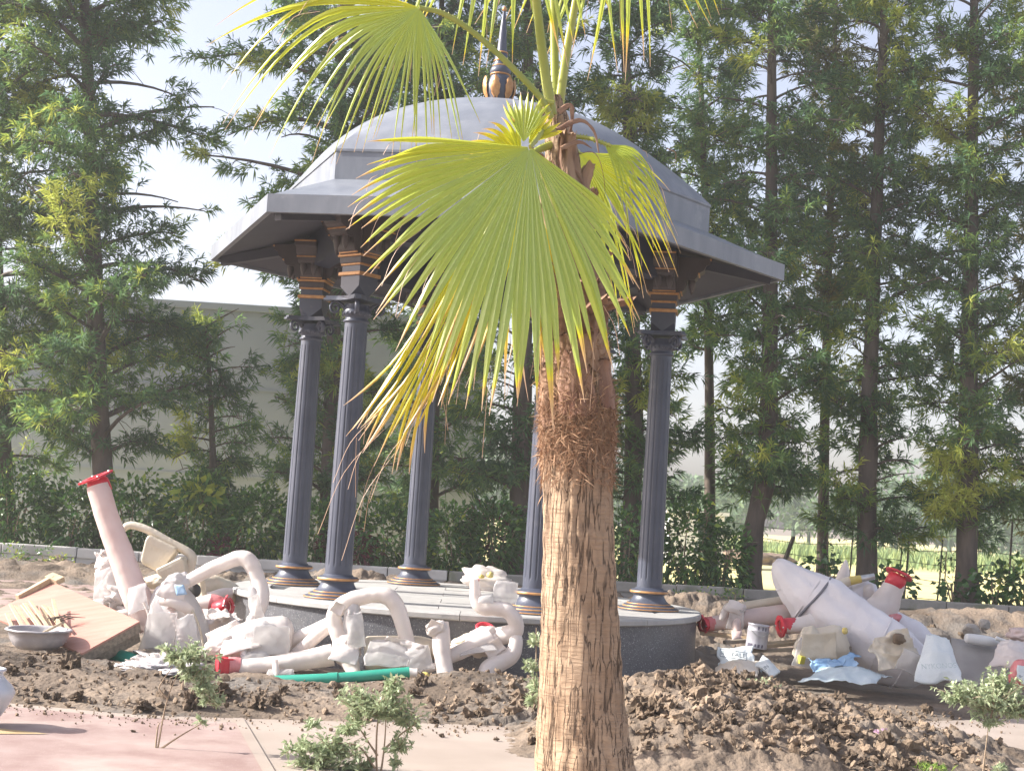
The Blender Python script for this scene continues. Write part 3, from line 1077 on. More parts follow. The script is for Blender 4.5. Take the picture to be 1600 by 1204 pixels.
# low vines / weeds on the right part of the wall and in front of the left part
WEED = [(1395, 900, .42, .34, 130, 'round-leaved vine plant right behind the red flange of the tilted pole', .03),
        (1285, 905, .40, .40, 110, 'round-leaved vine behind the pointed top of the pale bundle', .05),
        (1245, 925, .3, .3, 80, 'dark spiky weed on the wall beside the pale bundle tip', -.1),
        (1490, 925, .25, .28, 60, 'small vine climbing at the thick bare trunk', 0),
        (1555, 925, .45, .42, 200, 'leafy vine on the wall near the picture edge', .03),
        (1600, 905, .45, .5, 240, 'lime-green vine clump at the end of the wall', .35)]
for k, (px, py, rx, rz, n_, lb, hue) in enumerate(WEED):
    c = at(px, py, 24.5)
    shrub((c.x, 24.5, .34), (rx, .25, rz), n_, 360 + k, lb, M['hedge'], size=(.10, .17), hue=hue, w=.75, cat='plant', stems=4)
TUFT = [(1070, 940, .3, .16, 'mossy green weed on the wall foot beside the plinth', .38), (1105, 945, .22, .2, 'yellow-green weed against the grey wall', .5),
        (1145, 935, .25, .2, 'small green weed under the crooked tree', .3),
        (15, 890, .3, .25, 'yellow-green weed at the whitewashed wall by the picture edge', .4), (60, 905, .2, .24, 'pale thin weed against the whitewashed wall', .3),
        (95, 905, .26, .17, 'bright yellow groundcover clump at the whitewashed wall', .62), (28, 905, .14, .16, 'little lime-yellow plant in front of the whitewashed wall', .58)]
for k, (px, py, rx, rz, lb, hue) in enumerate(TUFT):
    c = at(px, py, 23.6)
    shrub((c.x, 23.62, .02 if px < 500 else .1), (rx, .18, rz), 130, 400 + k, lb, M['hedge'], size=(.04, .09), hue=hue, cat='weed', group='weeds at the foot of the wall', stems=3)

# hanging low twigs of the trees over the field, and bare saplings at the fence
def fence():
    t = thing('wire_fence', 'thin wire fence with slim dark posts at the edge of the field', 'fence', (6, 27.0, 0))
    px = [(1240, 838, 868, 1.6), (1290, 800, 0, 1.0), (1335, 800, 0, .8), (1412, 815, 0, .8), (1423, 800, 0, 1.2), (1473, 840, 0, .9), (1500, 820, 0, .8), (1582, 815, 0, 1.2), (1180, 850, 0, .9), (1120, 850, 0, .9), (1048, 850, 0, .9)]
    xs_ = []
    for (x, ytop, _, f) in px:
        p = at(x, ytop, 27.0)
        b_ = Vector((p.x - (.16 if x == 1240 else .10), 27.0, -.1))
        mb = MB()
        pts = [b_, (b_ + p) / 2 + Vector((.02, 0, 0)), p]
        if x == 1240:
            pts = [b_, Vector((p.x - .14, 27, p.z - .45)), p]
        tube(mb, pts, [.020 * f, .018 * f, .016 * f] if x != 1240 else [.045, .045, .04], 6)
        mb.build('post', M['post'], t)
    x0, x1 = -1.5, 14
    for k, z in enumerate((.35, .72, 1.05, 1.30, 1.55)):
        mb = MB()
        n_ = 40
        tube(mb, [Vector((x0 + (x1 - x0) * i / n_, 27.0, z + .035 * math.sin(i * 1.1 + k) - .02)) for i in range(n_ + 1)], .006, 4)
        mb.build('wire', M['wire'], t)


fence()
for k, (px, ytop, lean) in enumerate([(1283, 835, .25), (1300, 850, -.2), (1470, 860, .2)]):
    p = at(px, 930, 26.0)
    q_ = at(px, ytop, 26.0)
    lb = ['thin bare stem with few leaves behind the pale bundle', 'thin stem crossing the fence behind the white bundle spike', 'spindly sapling against the fence behind the soil bank'][k]
    t = thing('sapling', lb, 'sapling', (p.x, 26, .25))
    mb = MB()
    tube(mb, smooth_path([(p.x, 26, .25), (p.x + lean * .3, 26, .7), (q_.x + lean * .5, 26, q_.z)], 5), .012, 5)
    mb.build('stem', M['twig'], t)
    g = np.random.default_rng(500 + k)
    mb = MB()
    u = g.uniform(.3, 1, 60)
    bp_ = np.stack([p.x + lean * .5 * u + g.normal(0, .09, 60), 26 + g.normal(0, .08, 60), .25 + (q_.z - .25) * u], -1)
    leaves(mb, bp_, g.standard_normal((60, 3)), g.uniform(.05, .12, 60), g.uniform(.012, .03, 60), g.uniform(.2, .6, 60), .2, g)
    mb.build('foliage', M['hedge'], t)

# tall crop and far trees beyond the field
g = np.random.default_rng(77)
n = 9000
bx_ = g.uniform(4, 60, n)
by_ = g.uniform(64, 100, n)
mb = MB()
leaves(mb, np.stack([bx_, by_, np.full(n, -.1)], -1), np.stack([g.normal(0, .25, n), g.normal(0, .25, n), np.ones(n)], -1), g.uniform(.5, 1.05, n), g.uniform(.05, .11, n), g.uniform(0, 1, n), .1, g)
mb.build('tall_crop_grass', M['croptone'], kind='stuff', label='band of tall pale-green crop at the far side of the field', category='crop')
mb = MB()
for k in range(46):
    cx, cy = g.uniform(-6, 75), g.uniform(108, 150)
    hh = g.uniform(4.5, 8.5)
    tube(mb, [(cx, cy, -.1), (cx, cy, hh * .6)], [.2, .08], 5, tone=.02)
    nl = 900
    for q_ in range(5):
        cc = np.array([cx + g.normal(0, 1.8), cy + g.normal(0, 1.2), hh * g.uniform(.28, .85)])
        v = g.standard_normal((nl // 5, 3))
        v /= np.linalg.norm(v, axis=1, keepdims=True)
        p = cc + v * g.uniform(.4, 1, (nl // 5, 1)) ** .5 * np.array([2.0, 1.8, 1.5])
        p[:, 2] = np.maximum(p[:, 2], 0)
        leaves(mb, p, v + g.standard_normal(v.shape) * .6, g.uniform(.35, .8, nl // 5), g.uniform(.10, .22, nl // 5), g.normal(.5 + .12 * g.normal(), .2, nl // 5), .15, g)
mb.build('distant_trees', M['fartree'], kind='stuff', label='hazy pale-green line of trees beyond the field', category='trees')

# ================================================================== THE GAZEBO
PHI = math.radians(9.17)
RC = 1.87
gaz = thing('gazebo', 'six-columned slate-grey domed gazebo on a round granite plinth', 'gazebo', (GX, GY, 0))
GT = Matrix.Translation((GX, GY, PL))

# plinth
mb = MB()
lathe(mb, [(2.36, -.15), (2.36, PL - .062)], 96, Matrix.Translation((GX, GY, 0)))
mb.build('plinth', M['granite'], gaz)
NC = 16
for k in range(NC):                                   # ring of cap stones
    a0, a1 = 2 * math.pi * k / NC + .0012, 2 * math.pi * (k + 1) / NC - .0012
    prof = [(2.02, -.06), (2.395, -.06), (2.405, -.05), (2.405, -.012), (2.393, 0), (2.02, 0)]
    V, Fc = [], []
    st = 7
    for i in range(st):
        a = a0 + (a1 - a0) * i / (st - 1)
        for r, z in prof:
            V.append((GX + r * math.cos(a), GY + r * math.sin(a), PL + z))
    npf = len(prof)
    for i in range(st - 1):
        for j in range(npf):
            Fc.append([i * npf + j, (i + 1) * npf + j, (i + 1) * npf + (j + 1) % npf, i * npf + (j + 1) % npf])
    Fc.append(list(range(npf)))
    Fc.append([(st - 1) * npf + j for j in range(npf)][::-1])
    b = MB()
    b.add(V, Fc, smooth=False)
    b.build('cap_stone', M['capstone'], gaz)


def clip_circle(poly, R, n=72):
    for k in range(n):
        a = 2 * math.pi * (k + .5) / n
        nx_, ny_ = math.cos(a), math.sin(a)
        out = []
        for i in range(len(poly)):
            p, q_ = poly[i], poly[(i + 1) % len(poly)]
            dp, dq = p[0] * nx_ + p[1] * ny_ - R, q_[0] * nx_ + q_[1] * ny_ - R
            if dp <= 0:
                out.append(p)
            if dp * dq < 0:
                t_ = dp / (dp - dq)
                out.append((p[0] + (q_[0] - p[0]) * t_, p[1] + (q_[1] - p[1]) * t_))
        poly = out
        if len(poly) < 3:
            return []
    return poly


for i in range(-4, 4):                                # floor slabs
    for j in range(-2, 2):
        x0, y0 = j * 1.05 + (.5 if i % 2 else 0) * 1.05 - .25, i * .52
        pl = clip_circle([(x0 + .004, y0 + .006), (x0 + 1.046, y0 + .006), (x0 + 1.046, y0 + .514), (x0 + .004, y0 + .514)], 2.012)
        if pl:
            b = MB()
            prism(b, pl, -.06, -.003 - .0015 * ((i * 3 + j) % 3), Matrix.Translation((GX, GY, PL)) @ Matrix.Rotation(.02, 4, 'Z'))
            b.build('floor_slab', M['capstone'], gaz)


# one column, radial direction = +X, foot at the origin
def make_column():
    seg = 112
    nf = 14

    def shaft_mod(t_, a):
        g_ = np.abs(np.sin(a * nf / 2))              # 0 at groove centre
        groove = np.clip(1 - g_ / .36, 0, 1) ** .6
        f = np.clip((t_ - .035) / .012, 0, 1) * np.clip((.975 - t_) / .012, 0, 1)
        return 1 - .11 * groove * f

    zs = [.215, .24, .27, .29, .30, .31, .32, .33, .36, .6, 1.0, 1.4, 1.8, 2.2, 2.44, 2.50, 2.52, 2.53, 2.54, 2.55, 2.56, 2.60]
    z0, z1 = zs[0], zs[-1]
    a = np.linspace(0, 2 * np.pi, seg, endpoint=False)
    V = []
    for z in zs:
        t_ = (z - z0) / (z1 - z0)
        r = .128 - .020 * t_ ** 1.3
        rr = r * shaft_mod(t_, a)
        V.append(np.stack([rr * np.cos(a), rr * np.sin(a), np.full(seg, z)], -1))
    V = np.array(V)
    idx = np.arange(len(zs) * seg).reshape(len(zs), seg)
    q_ = np.stack([idx[:-1], np.roll(idx, -1, 1)[:-1], np.roll(idx, -1, 1)[1:], idx[1:]], -1).reshape(-1, 4)
    mb = MB()
    mb.add(V.reshape(-1, 3), q_)
    col = mb.build('column', M['col'], gaz)
    ORG[col] = Vector((0, 0, 0))
    col.data.transform(Matrix.Translation(ORG[gaz]))       # undo the gazebo offset: column stays local

    def sub(name, b, m):
        me = b.mesh(name)
        me.materials.append(m)
        o = bpy.data.objects.new(name, me)
        C.objects.link(o)
        o.parent = col
        return o

    b = MB()
    lathe(b, [(.305, 0), (.305, .018), (.29, .026), (.265, .030), (.258, .045), (.248, .055), (.225, .060), (.205, .075), (.178, .100), (.160, .130), (.153, .150), (.150, .158), (.172, .160), (.187, .168), (.192, .183), (.187, .198), (.172, .206), (.145, .208), (.140, .222), (.126, .228)], 48)
    sub('base', b, M['col'])
    for (r, z, h) in ((.262, .0385, .008), (.2215, .0655, .006), (.193, .183, .011), (.308, .014, .005)):
        b = MB()
        lathe(b, [(r - .012, z - h), (r, z - h), (r + .003, z), (r, z + h), (r - .012, z + h)], 48, closed=True)
        sub('gold_ring', b, M['gold'])
    # capital: neck ring, beads, bell, volutes, abacus
    b = MB()
    lathe(b, [(.106, 2.585), (.122, 2.590), (.127, 2.602), (.122, 2.614), (.108, 2.618), (.110, 2.64), (.128, 2.655), (.140, 2.68), (.137, 2.70), (.125, 2.715), (.12, 2.76)], 40)
    for k in range(18):
        aa = 2 * math.pi * k / 18
        blob(b, (.131 * math.cos(aa), .131 * math.sin(aa), 2.672), (.014, .017, .024), rotz(aa), amp=.0, sub=1)
    sub('capital', b, M['col'])
    for k in range(4):
        aa = math.pi / 4 + k * math.pi / 2
        b = MB()
        pts = []
        for i in range(30):                            # spiral scroll in the diagonal plane
            th = i / 29 * 4.2 * math.pi / 2 * 1.25
            rs = .062 * (1 - .78 * i / 29)
            rr_, zz = .205 + rs * math.sin(th) * .9, 2.722 + rs * math.cos(th)
            pts.append(Vector((rr_ * math.cos(aa), rr_ * math.sin(aa), zz)))
        tube(b, pts, [.014 - .005 * i / 29 for i in range(30)], 6, flat=2.0)
        st_ = [Vector((r_ * math.cos(aa), r_ * math.sin(aa), z_)) for r_, z_ in ((.115, 2.715), (.145, 2.755), (.18, 2.775), (.205, 2.783))]
        tube(b, st_, [.018, .018, .016, .014], 6, flat=1.6)
        sub('volute', b, M['col'])
    b = MB()
    ab = []
    for k in range(4):
        a0 = math.pi / 4 + k * math.pi / 2
        for d in (-.10, .10):
            ab.append((.325 * math.cos(a0 + d), .325 * math.sin(a0 + d)))
        for u in (.25, .5, .75):
            am = a0 + math.pi / 2 * u
            rr_ = (.325 * .7071) / max(abs(math.cos(am)), abs(math.sin(am))) * (1 - .16 * math.sin(math.pi * u))
            ab.append((rr_ * math.cos(am), rr_ * math.sin(am)))
    prism(b, ab, 2.785, 2.805)
    prism(b, [(x * .94, y * .94) for x, y in ab], 2.8055, 2.826)
    sub('abacus', b, M['col'])
    # impost block with pointed faces
    h = .122
    zb = 2.827
    V = []
    for z in (zb + .20, zb + .10):
        V += [(h, h, z), (-h, h, z), (-h, -h, z), (h, -h, z)]
    V += [(h, 0, zb), (0, h, zb), (-h, 0, zb), (0, -h, zb)]
    Fc = [[0, 1, 2, 3], [8, 9, 10, 11][::-1]]
    for (i, j, m_) in ((3, 0, 8), (0, 1, 9), (1, 2, 10), (2, 3, 11)):
        Fc.append([i, j, 4 + j, m_, 4 + i][::-1])
    for i, (m1, m2) in zip(range(4), ((8, 9), (9, 10), (10, 11), (11, 8))):
        Fc.append([4 + i, m2, m1][::1])
    b = MB()
    b.add(V, Fc, smooth=False)
    box(b, (0, 0, zb + .265), (.236, .236, .062))
    sub('block', b, M['col'])
    for (w, z, hh) in ((.285, .218, .034), (.262, .308, .020), (.31, .39, .022)):
        b = MB()
        box(b, (0, 0, zb + z), (w, w, hh), bev=.006)
        sub('gold_band', b, M['gold'])
    b = MB()
    box(b, (0, 0, zb + .348), (.275, .275, .056))
    box(b, (0, 0, zb + .60), (.262, .262, .397))
    sub('bracket_core', b, M['brkt'])
    # four corbel brackets with a pair of drop pendants each
    prof = [(.12, .402), (.16, .402), (.20, .44), (.215, .50), (.222, .545), (.30, .552), (.325, .575), (.33, .60), (.355, .625), (.39, .645), (.40, .665), (.415, .70), (.45, .715), (.45, .775), (.12, .775)]
    for k in range(4):
        aa = k * math.pi / 2
        Rk = Matrix.Rotation(aa, 4, 'Z')
        hw = .112
        b = MB()
        n_ = len(prof)
        V = [Rk @ Vector((r_, -hw, zb + z_)) for r_, z_ in prof] + [Rk @ Vector((r_, hw, zb + z_)) for r_, z_ in prof]
        Fc = [list(range(n_)), list(range(n_, 2 * n_))[::-1]] + [[i, n_ + i, n_ + (i + 1) % n_, (i + 1) % n_] for i in range(n_)]
        b.add([list(v) for v in V], Fc, smooth=False)
        sub('bracket', b, M['brkt'])
        for s in (-1, 1):
            b = MB()
            lathe(b, [(.0, -.135), (.012, -.12), (.026, -.085), (.036, -.05), (.038, -.02), (.030, .0), (.034, .006), (.034, .014)], 14, Rk @ Matrix.Translation((.272, s * .058, zb + .55)))
            sub('pendant', b, M['brkt'])
        for (r_, z_, dz) in ((.452, .76, .014), (.338, .612, .012), (.165, .415, .016)):
            b = MB()
            c_ = Rk @ Vector((r_ + .004, 0, zb + z_))
            box(b, c_, (.018, .236, dz), Rk.to_3x3())
            sub('gold_line', b, M['gold'])
    return col


col0 = make_column()


def copy_tree(o, parent):
    c = o.copy()
    C.objects.link(c)
    c.parent = parent
    for ch in list(o.children):
        copy_tree(ch, c)
    return c


for k in range(6):
    a = PHI + k * math.pi / 3
    c = col0 if k == 0 else copy_tree(col0, gaz)
    c.location = (RC * math.cos(a), -RC * math.sin(a), PL)
    c.rotation_euler = (0, 0, -a)


# roof: hexagonal pieces, corner k at angle -(PHI + k*60)
def hexring(R, z, k, n=1):
    a = -(PHI + k * math.pi / 3)
    return Vector((GX + R * math.cos(a), GY + R * math.sin(a), PL + z))


RR, ZR, RD, ZD0, ZD1, ZF = 3.062, 3.572, 2.287, 3.896, 4.164, 5.15
FH = .165
for k in range(6):
    # eave panel: top skirt, soffit
    b = MB()
    o0, o1, i0, i1 = hexring(RR, ZR, k), hexring(RR, ZR, k + 1), hexring(RD - .02, ZD0, k), hexring(RD - .02, ZD0, k + 1)
    dn = Vector((0, 0, .05))
    b.add([o0, o1, i1, i0, o0 - dn, o1 - dn, i1 - dn, i0 - dn], [[0, 3, 2, 1], [4, 5, 6, 7], [0, 1, 5, 4], [1, 2, 6, 5], [2, 3, 7, 6], [3, 0, 4, 7]], smooth=False)
    b.build('eave_panel', M['roof'], gaz)
    b = MB()
    f0, f1, g0, g1 = hexring(RR + .012, ZR + .01, k), hexring(RR + .012, ZR + .01, k + 1), hexring(RR - .045, ZR + .01, k), hexring(RR - .045, ZR + .01, k + 1)
    dn = Vector((0, 0, FH))
    b.add([f0, f1, g1, g0, f0 - dn, f1 - dn, g1 - dn, g0 - dn], [[0, 3, 2, 1], [4, 5, 6, 7], [0, 1, 5, 4], [1, 2, 6, 5], [2, 3, 7, 6], [3, 0, 4, 7]], smooth=False)
    b.build('fascia', M['roof'], gaz)
    b = MB()
    s0, s1, t0, t1 = hexring(RR - .04, ZR - .13, k), hexring(RR - .04, ZR - .13, k + 1), hexring(1.80, ZR + .18, k), hexring(1.80, ZR + .18, k + 1)
    dn = Vector((0, 0, .02))
    b.add([s0, s1, t1, t0, s0 + dn, s1 + dn, t1 + dn, t0 + dn], [[0, 1, 2, 3], [4, 7, 6, 5]], smooth=False)
    b.build('soffit', M['soffit'], gaz)
    # ring beam
    b = MB()
    m0, m1, n0, n1 = hexring(RC + .11, 3.60, k), hexring(RC + .11, 3.60, k + 1), hexring(RC - .11, 3.60, k), hexring(RC - .11, 3.60, k + 1)
    dn = Vector((0, 0, -.24))
    up = Vector((0, 0, .13))
    b.add([m0 + up, m1 + up, n1 + up, n0 + up, m0 + dn, m1 + dn, n1 + dn, n0 + dn], [[0, 3, 2, 1], [4, 5, 6, 7], [0, 1, 5, 4], [2, 3, 7, 6]], smooth=False)
    b.build('ring_beam', M['ceil'], gaz)
    # hip rafter under the corner
    b = MB()
    h0, h1 = hexring(RC + .1, 3.60, k), hexring(RR - .12, ZR - .155, k)
    d = (h1 - h0)
    R = d.to_track_quat('X', 'Z').to_matrix()
    box(b, (h0 + h1) / 2, (d.length, .09, .10), R)
    b.build('rafter', M['soffit'], gaz)
b = MB()
b.add([hexring(RC, 3.735, k) for k in range(6)], [list(range(6))], smooth=False)
b.build('ceiling', M['ceil'], gaz)


def hex_shell(prof, blend, seg=72):
    """rings whose outline goes from hexagon (blend 0) to circle (blend 1)"""
    V = []
    aa = np.linspace(0, 2 * np.pi, seg, endpoint=False)
    for (r, z), bl in zip(prof, blend):
        loc = (aa % (np.pi / 3)) - np.pi / 6
        hx = math.cos(math.pi / 6) / np.cos(loc)
        rr_ = r * (hx * (1 - bl) + bl * .975)
        ang = -(PHI + aa)
        V.append(np.stack([GX + rr_ * np.cos(ang), GY + rr_ * np.sin(ang), np.full(seg, PL + z)], -1))
    V = np.array(V)
    n_ = len(prof)
    idx = np.arange(n_ * seg).reshape(n_, seg)
    q_ = np.stack([idx[:-1], idx[1:], np.roll(idx, -1, 1)[1:], np.roll(idx, -1, 1)[:-1]], -1).reshape(-1, 4)
    return V.reshape(-1, 3), q_


for k in range(6):
    b = MB()
    o0, o1, i0, i1 = hexring(RD, ZD0 - .03, k), hexring(RD, ZD0 - .03, k + 1), hexring(RD, ZD1, k), hexring(RD, ZD1, k + 1)
    c0, c1, d0, d1 = hexring(RD - .1, ZD0 - .03, k), hexring(RD - .1, ZD0 - .03, k + 1), hexring(RD - .1, ZD1, k), hexring(RD - .1, ZD1, k + 1)
    b.add([o0, o1, i1, i0, c0, c1, d1, d0], [[3, 2, 1, 0], [4, 5, 6, 7], [3, 7, 6, 2], [0, 1, 5, 4]], smooth=False)
    b.build('drum_panel', M['roof'], gaz)
prof, bl = [(RD + .012, ZD1 - .012), (RD + .012, ZD1 + .012)], [0, 0]
rise, half = ZF - ZD1 - .012, RD + .012
RS = (half ** 2 + rise ** 2) / (2 * rise)
AB = math.asin(half / RS)
for i in range(1, 22):
    t_ = i / 21
    ang = AB * (1 - t_)
    prof.append((max(RS * math.sin(ang), .12), ZF - RS * (1 - math.cos(ang))))
    bl.append(min(1, t_ * 1.9) ** .8)
V, q_ = hex_shell(prof, bl)
b = MB()
b.add(V, q_)
dome = b.build('dome', M['roof'], gaz)
mod_ = dome.modifiers.new('edge', 'EDGE_SPLIT')
mod_.split_angle = math.radians(28)
# finial
FM = Matrix.Translation((GX, GY, PL + ZF - .03))


def fin(name, prof, m, seg=32):
    b = MB()
    lathe(b, prof, seg, FM)
    return b.build(name, m, gaz)


finial = fin('finial', [(.30, -.02), (.235, .03), (.15, .045), (.135, .06), (.135, .085), (.12, .09), (.11, .13), (.135, .18), (.145, .24), (.135, .30), (.11, .36), (.095, .40), (.105, .405), (.115, .44), (.10, .48), (.08, .495), (.075, .53), (.07, .56), (.072, .60), (.06, .64), (.055, .66), (.05, .70), (.035, .92), (.016, 1.10), (.0, 1.12)], M['col'])
for (r, z, h) in ((.152, .072, .014), (.142, .105, .008), (.106, .402, .009), (.087, .497, .007), (.078, .555, .007), (.066, .645, .008)):
    b = MB()
    lathe(b, [(r - .03, z - h), (r, z - h), (r + .004, z), (r, z + h), (r - .03, z + h)], 32, FM, closed=True)
    b.build('gold_ring', M['gold'], finial)
b = MB()
blob(b, (GX, GY, PL + ZF + 1.10), (.025, .025, .03), amp=0, sub=2)
b.build('gold_tip', M['gold'], finial)
for k in range(6):                                     # gilded acanthus leaves on the urn
    a = k * math.pi / 3 + .25
    b = MB()
    V, Fc = [], []
    nu, nv = 9, 7
    for i in range(nu):
        u = i / (nu - 1)
        wv = .34 * (math.sin(math.pi * (u * .85 + .08)) ** .7) * (1 + .18 * math.cos(u * 22))
        rr_ = np.interp(.11 + .24 * u, [.10, .13, .18, .24, .30, .36], [.118, .118, .143, .153, .143, .118]) + .02 + .015 * u
        for j in range(nv):
            v_ = j / (nv - 1) * 2 - 1
            th = a + wv * v_
            r3 = rr_ - .012 * abs(v_) + .006 * math.cos(v_ * 9)
            V.append(FM @ Vector((r3 * math.cos(th), r3 * math.sin(th), .11 + .24 * u + .03 * (1 - abs(v_)))))
    for i in range(nu - 1):
        for j in range(nv - 1):
            Fc.append([i * nv + j, i * nv + j + 1, (i + 1) * nv + j + 1, (i + 1) * nv + j])
    b.add([list(v) for v in V], Fc)
    b.build('gilded_leaf', M['gold'], finial)

# ================================================================== THE PALM
PY = 7.7
palm_base = atz(912, 1290, 0)
pb = at(914, 1290, PY)
palm = thing('palm_tree', 'fan palm with thick fibrous trunk and drooping yellow-green fronds in front of the gazebo', 'palm tree', (pb.x, PY, 0))
# trunk centre line and half widths, read down the photograph
TR = [(918, 1300, 92), (914, 1210, 79), (909, 1120, 68), (906, 1010, 62), (904, 880, 56), (903, 780, 54), (902, 700, 55), (903, 640, 55), (899, 590, 51), (896, 530, 48), (893, 470, 44), (889, 400, 39), (885, 330, 34), (880, 270, 29), (875, 220, 24), (870, 180, 17), (867, 150, 9)]
tp = [(*at(x, y, PY), w / F_PX * PY) for x, y, w in TR]
tp[0] = (tp[0][0], tp[0][1], -.05, tp[0][3])
SPt = smooth_path(tp, 16)
seg = 96
fr = frames(SPt[:, :3])
a = np.linspace(0, 2 * np.pi, seg, endpoint=False)
V = np.empty((len(fr), seg, 3))
for i, (p, t_, u, w) in enumerate(fr):
    z = p.z
    ca, sa = np.cos(a), np.sin(a)
    q3 = np.stack([ca * 9, sa * 9, np.full(seg, z * 2.2)], -1)
    crack = -np.clip(.22 - np.abs(fbm(np.stack([ca * 7, sa * 7, np.full(seg, z * 1.1)], -1), 3, 4)), 0, 1) * .22
    ring = .012 * math.sin(z * 46 + 1.5 * math.sin(z * 7))
    fibz = max(0.0, min(1.0, (z - 1.75) / .35))
    r = SPt[i, 3] * (1 + crack * (1 - .5 * fibz) + ring + .025 * fbm(q3, 3, 8) + fibz * .06 * fbm(np.stack([ca * 5, sa * 5, np.full(seg, z * 7)], -1), 4, 2))
    V[i] = np.array(p) + np.outer(ca * r, np.array(u)) + np.outer(sa * r, np.array(w))
idx = np.arange(len(fr) * seg).reshape(len(fr), seg)
q_ = np.stack([idx[:-1], np.roll(idx, -1, 1)[:-1], np.roll(idx, -1, 1)[1:], idx[1:]], -1).reshape(-1, 4)
mb = MB()
mb.add(V.reshape(-1, 3), q_)
mb.build('trunk', M['trunkp'], palm)


def trunk_at(z):
    return (np.array([np.interp(z, SPt[:, 2], SPt[:, i]) for i in range(3)]), float(np.interp(z, SPt[:, 2], SPt[:, 3])))


# old leaf bases clasping the upper trunk
def leaf_base(zc, az, wid, hgt, m, out=.03, name='leaf_base', curl=.1):
    b = MB()
    nu, nv = 10, 11
    V, W = [], []
    for i in range(nu):
        u = i / (nu - 1)
        z = zc + hgt * (u - .3)
        c_, r_ = trunk_at(z)
        half = wid * (1 - .55 * u ** 1.6) * (.75 + .5 * u if u < .35 else 1)
        for j in range(nv):
            v_ = j / (nv - 1) * 2 - 1
            th = az + half * v_
            rr_ = r_ + .9 * out * (1 - abs(v_) ** 2) * (1 + .8 * float(vnoise(np.array([[v_ * 3 + zc * 7, u * 4, az]]), 5)[0])) + curl * max(0, u - .65) ** 1.5 * .6 + .006 + .01 * math.sin(v_ * 13 + zc * 40) * (u > .2)
            V.append((c_[0] + rr_ * math.cos(th), c_[1] + rr_ * math.sin(th), z + .035 * float(vnoise(np.array([[v_ * 4 + zc * 9, az, 1.0]]), 7)[0])))
            W.append((c_[0] + (rr_ - .012) * math.cos(th), c_[1] + (rr_ - .012) * math.sin(th), z))
    Fc = []
    for i in range(nu - 1):
        for j in range(nv - 1):
            q0 = i * nv + j
            Fc.append([q0, q0 + 1, q0 + nv + 1, q0 + nv])
            k_ = nu * nv
            Fc.append([k_ + q0, k_ + q0 + nv, k_ + q0 + nv + 1, k_ + q0 + 1])
    rim = [i * nv for i in range(nu)] + [(nu - 1) * nv + j for j in range(1, nv)] + [i * nv + nv - 1 for i in range(nu - 2, -1, -1)] + [j for j in range(nv - 2, 0, -1)]
    for i in range(len(rim)):
        p0, p1 = rim[i], rim[(i + 1) % len(rim)]
        Fc.append([p0, p0 + nu * nv, p1 + nu * nv, p1])
    b.add(V + W, Fc)
    return b.build(name, m, palm)


g = np.random.default_rng(5)
FRONT = -math.pi / 2
leaf_base(2.16, FRONT - .05, .75, .34, M['bootred'], .012)
leaf_base(2.20, FRONT + .95, .38, .26, M['bootred'], .03)
leaf_base(2.10, FRONT - 1.2, .6, .30, M['boot'], .012)
leaf_base(2.42, FRONT + .35, .85, .34, M['boot'], .015)
leaf_base(2.44, FRONT - .75, .8, .36, M['boot'], .015)
leaf_base(2.36, FRONT + 1.5, .7, .34, M['boot'], .012)
for k in range(14):
    z = 2.58 + k * .062
    leaf_base(z, FRONT + k * 2.4 + .5, .7, .30, M['boot'] if k % 3 else M['dead'], .03, curl=.5)
for k in range(5):
    leaf_base(2.5 + .02 * k, FRONT - .9 + k * .45, .3, .16, M['dead'], .05, curl=1.6)
# matted fibre
mb = MB()
n = 9000
zz = np.concatenate([g.normal(2.0, .11, n // 2), g.uniform(1.7, 2.8, n // 2)])
th = g.uniform(0, 2 * np.pi, n)
cen = np.array([trunk_at(z)[0] for z in zz])
rad = np.array([trunk_at(z)[1] for z in zz])
nrm = np.stack([np.cos(th), np.sin(th), 0 * th], -1)
bp_ = cen + nrm * (rad * .985 + .004 + .014 * g.random(n) * (zz > 2.1))[:, None]
tang = np.stack([-np.sin(th), np.cos(th), 0 * th], -1)
dd = nrm * g.uniform(.02, .28, (n, 1)) + tang * g.normal(0, .6, (n, 1)) + np.array([0, 0, 1]) * g.normal(-.2, .6, (n, 1))
leaves(mb, bp_, dd, g.uniform(.03, .10, n), g.uniform(.0012, .0032, n), g.uniform(0, 1, n), .1, g)
mb.build('fibre', M['fibre'], palm, kind='stuff')
SCR_R = Vector((CR, 0, -SR))                 # picture-right and picture-up as world directions (roll only)
SCR_U = Vector((SR, 0, CR))


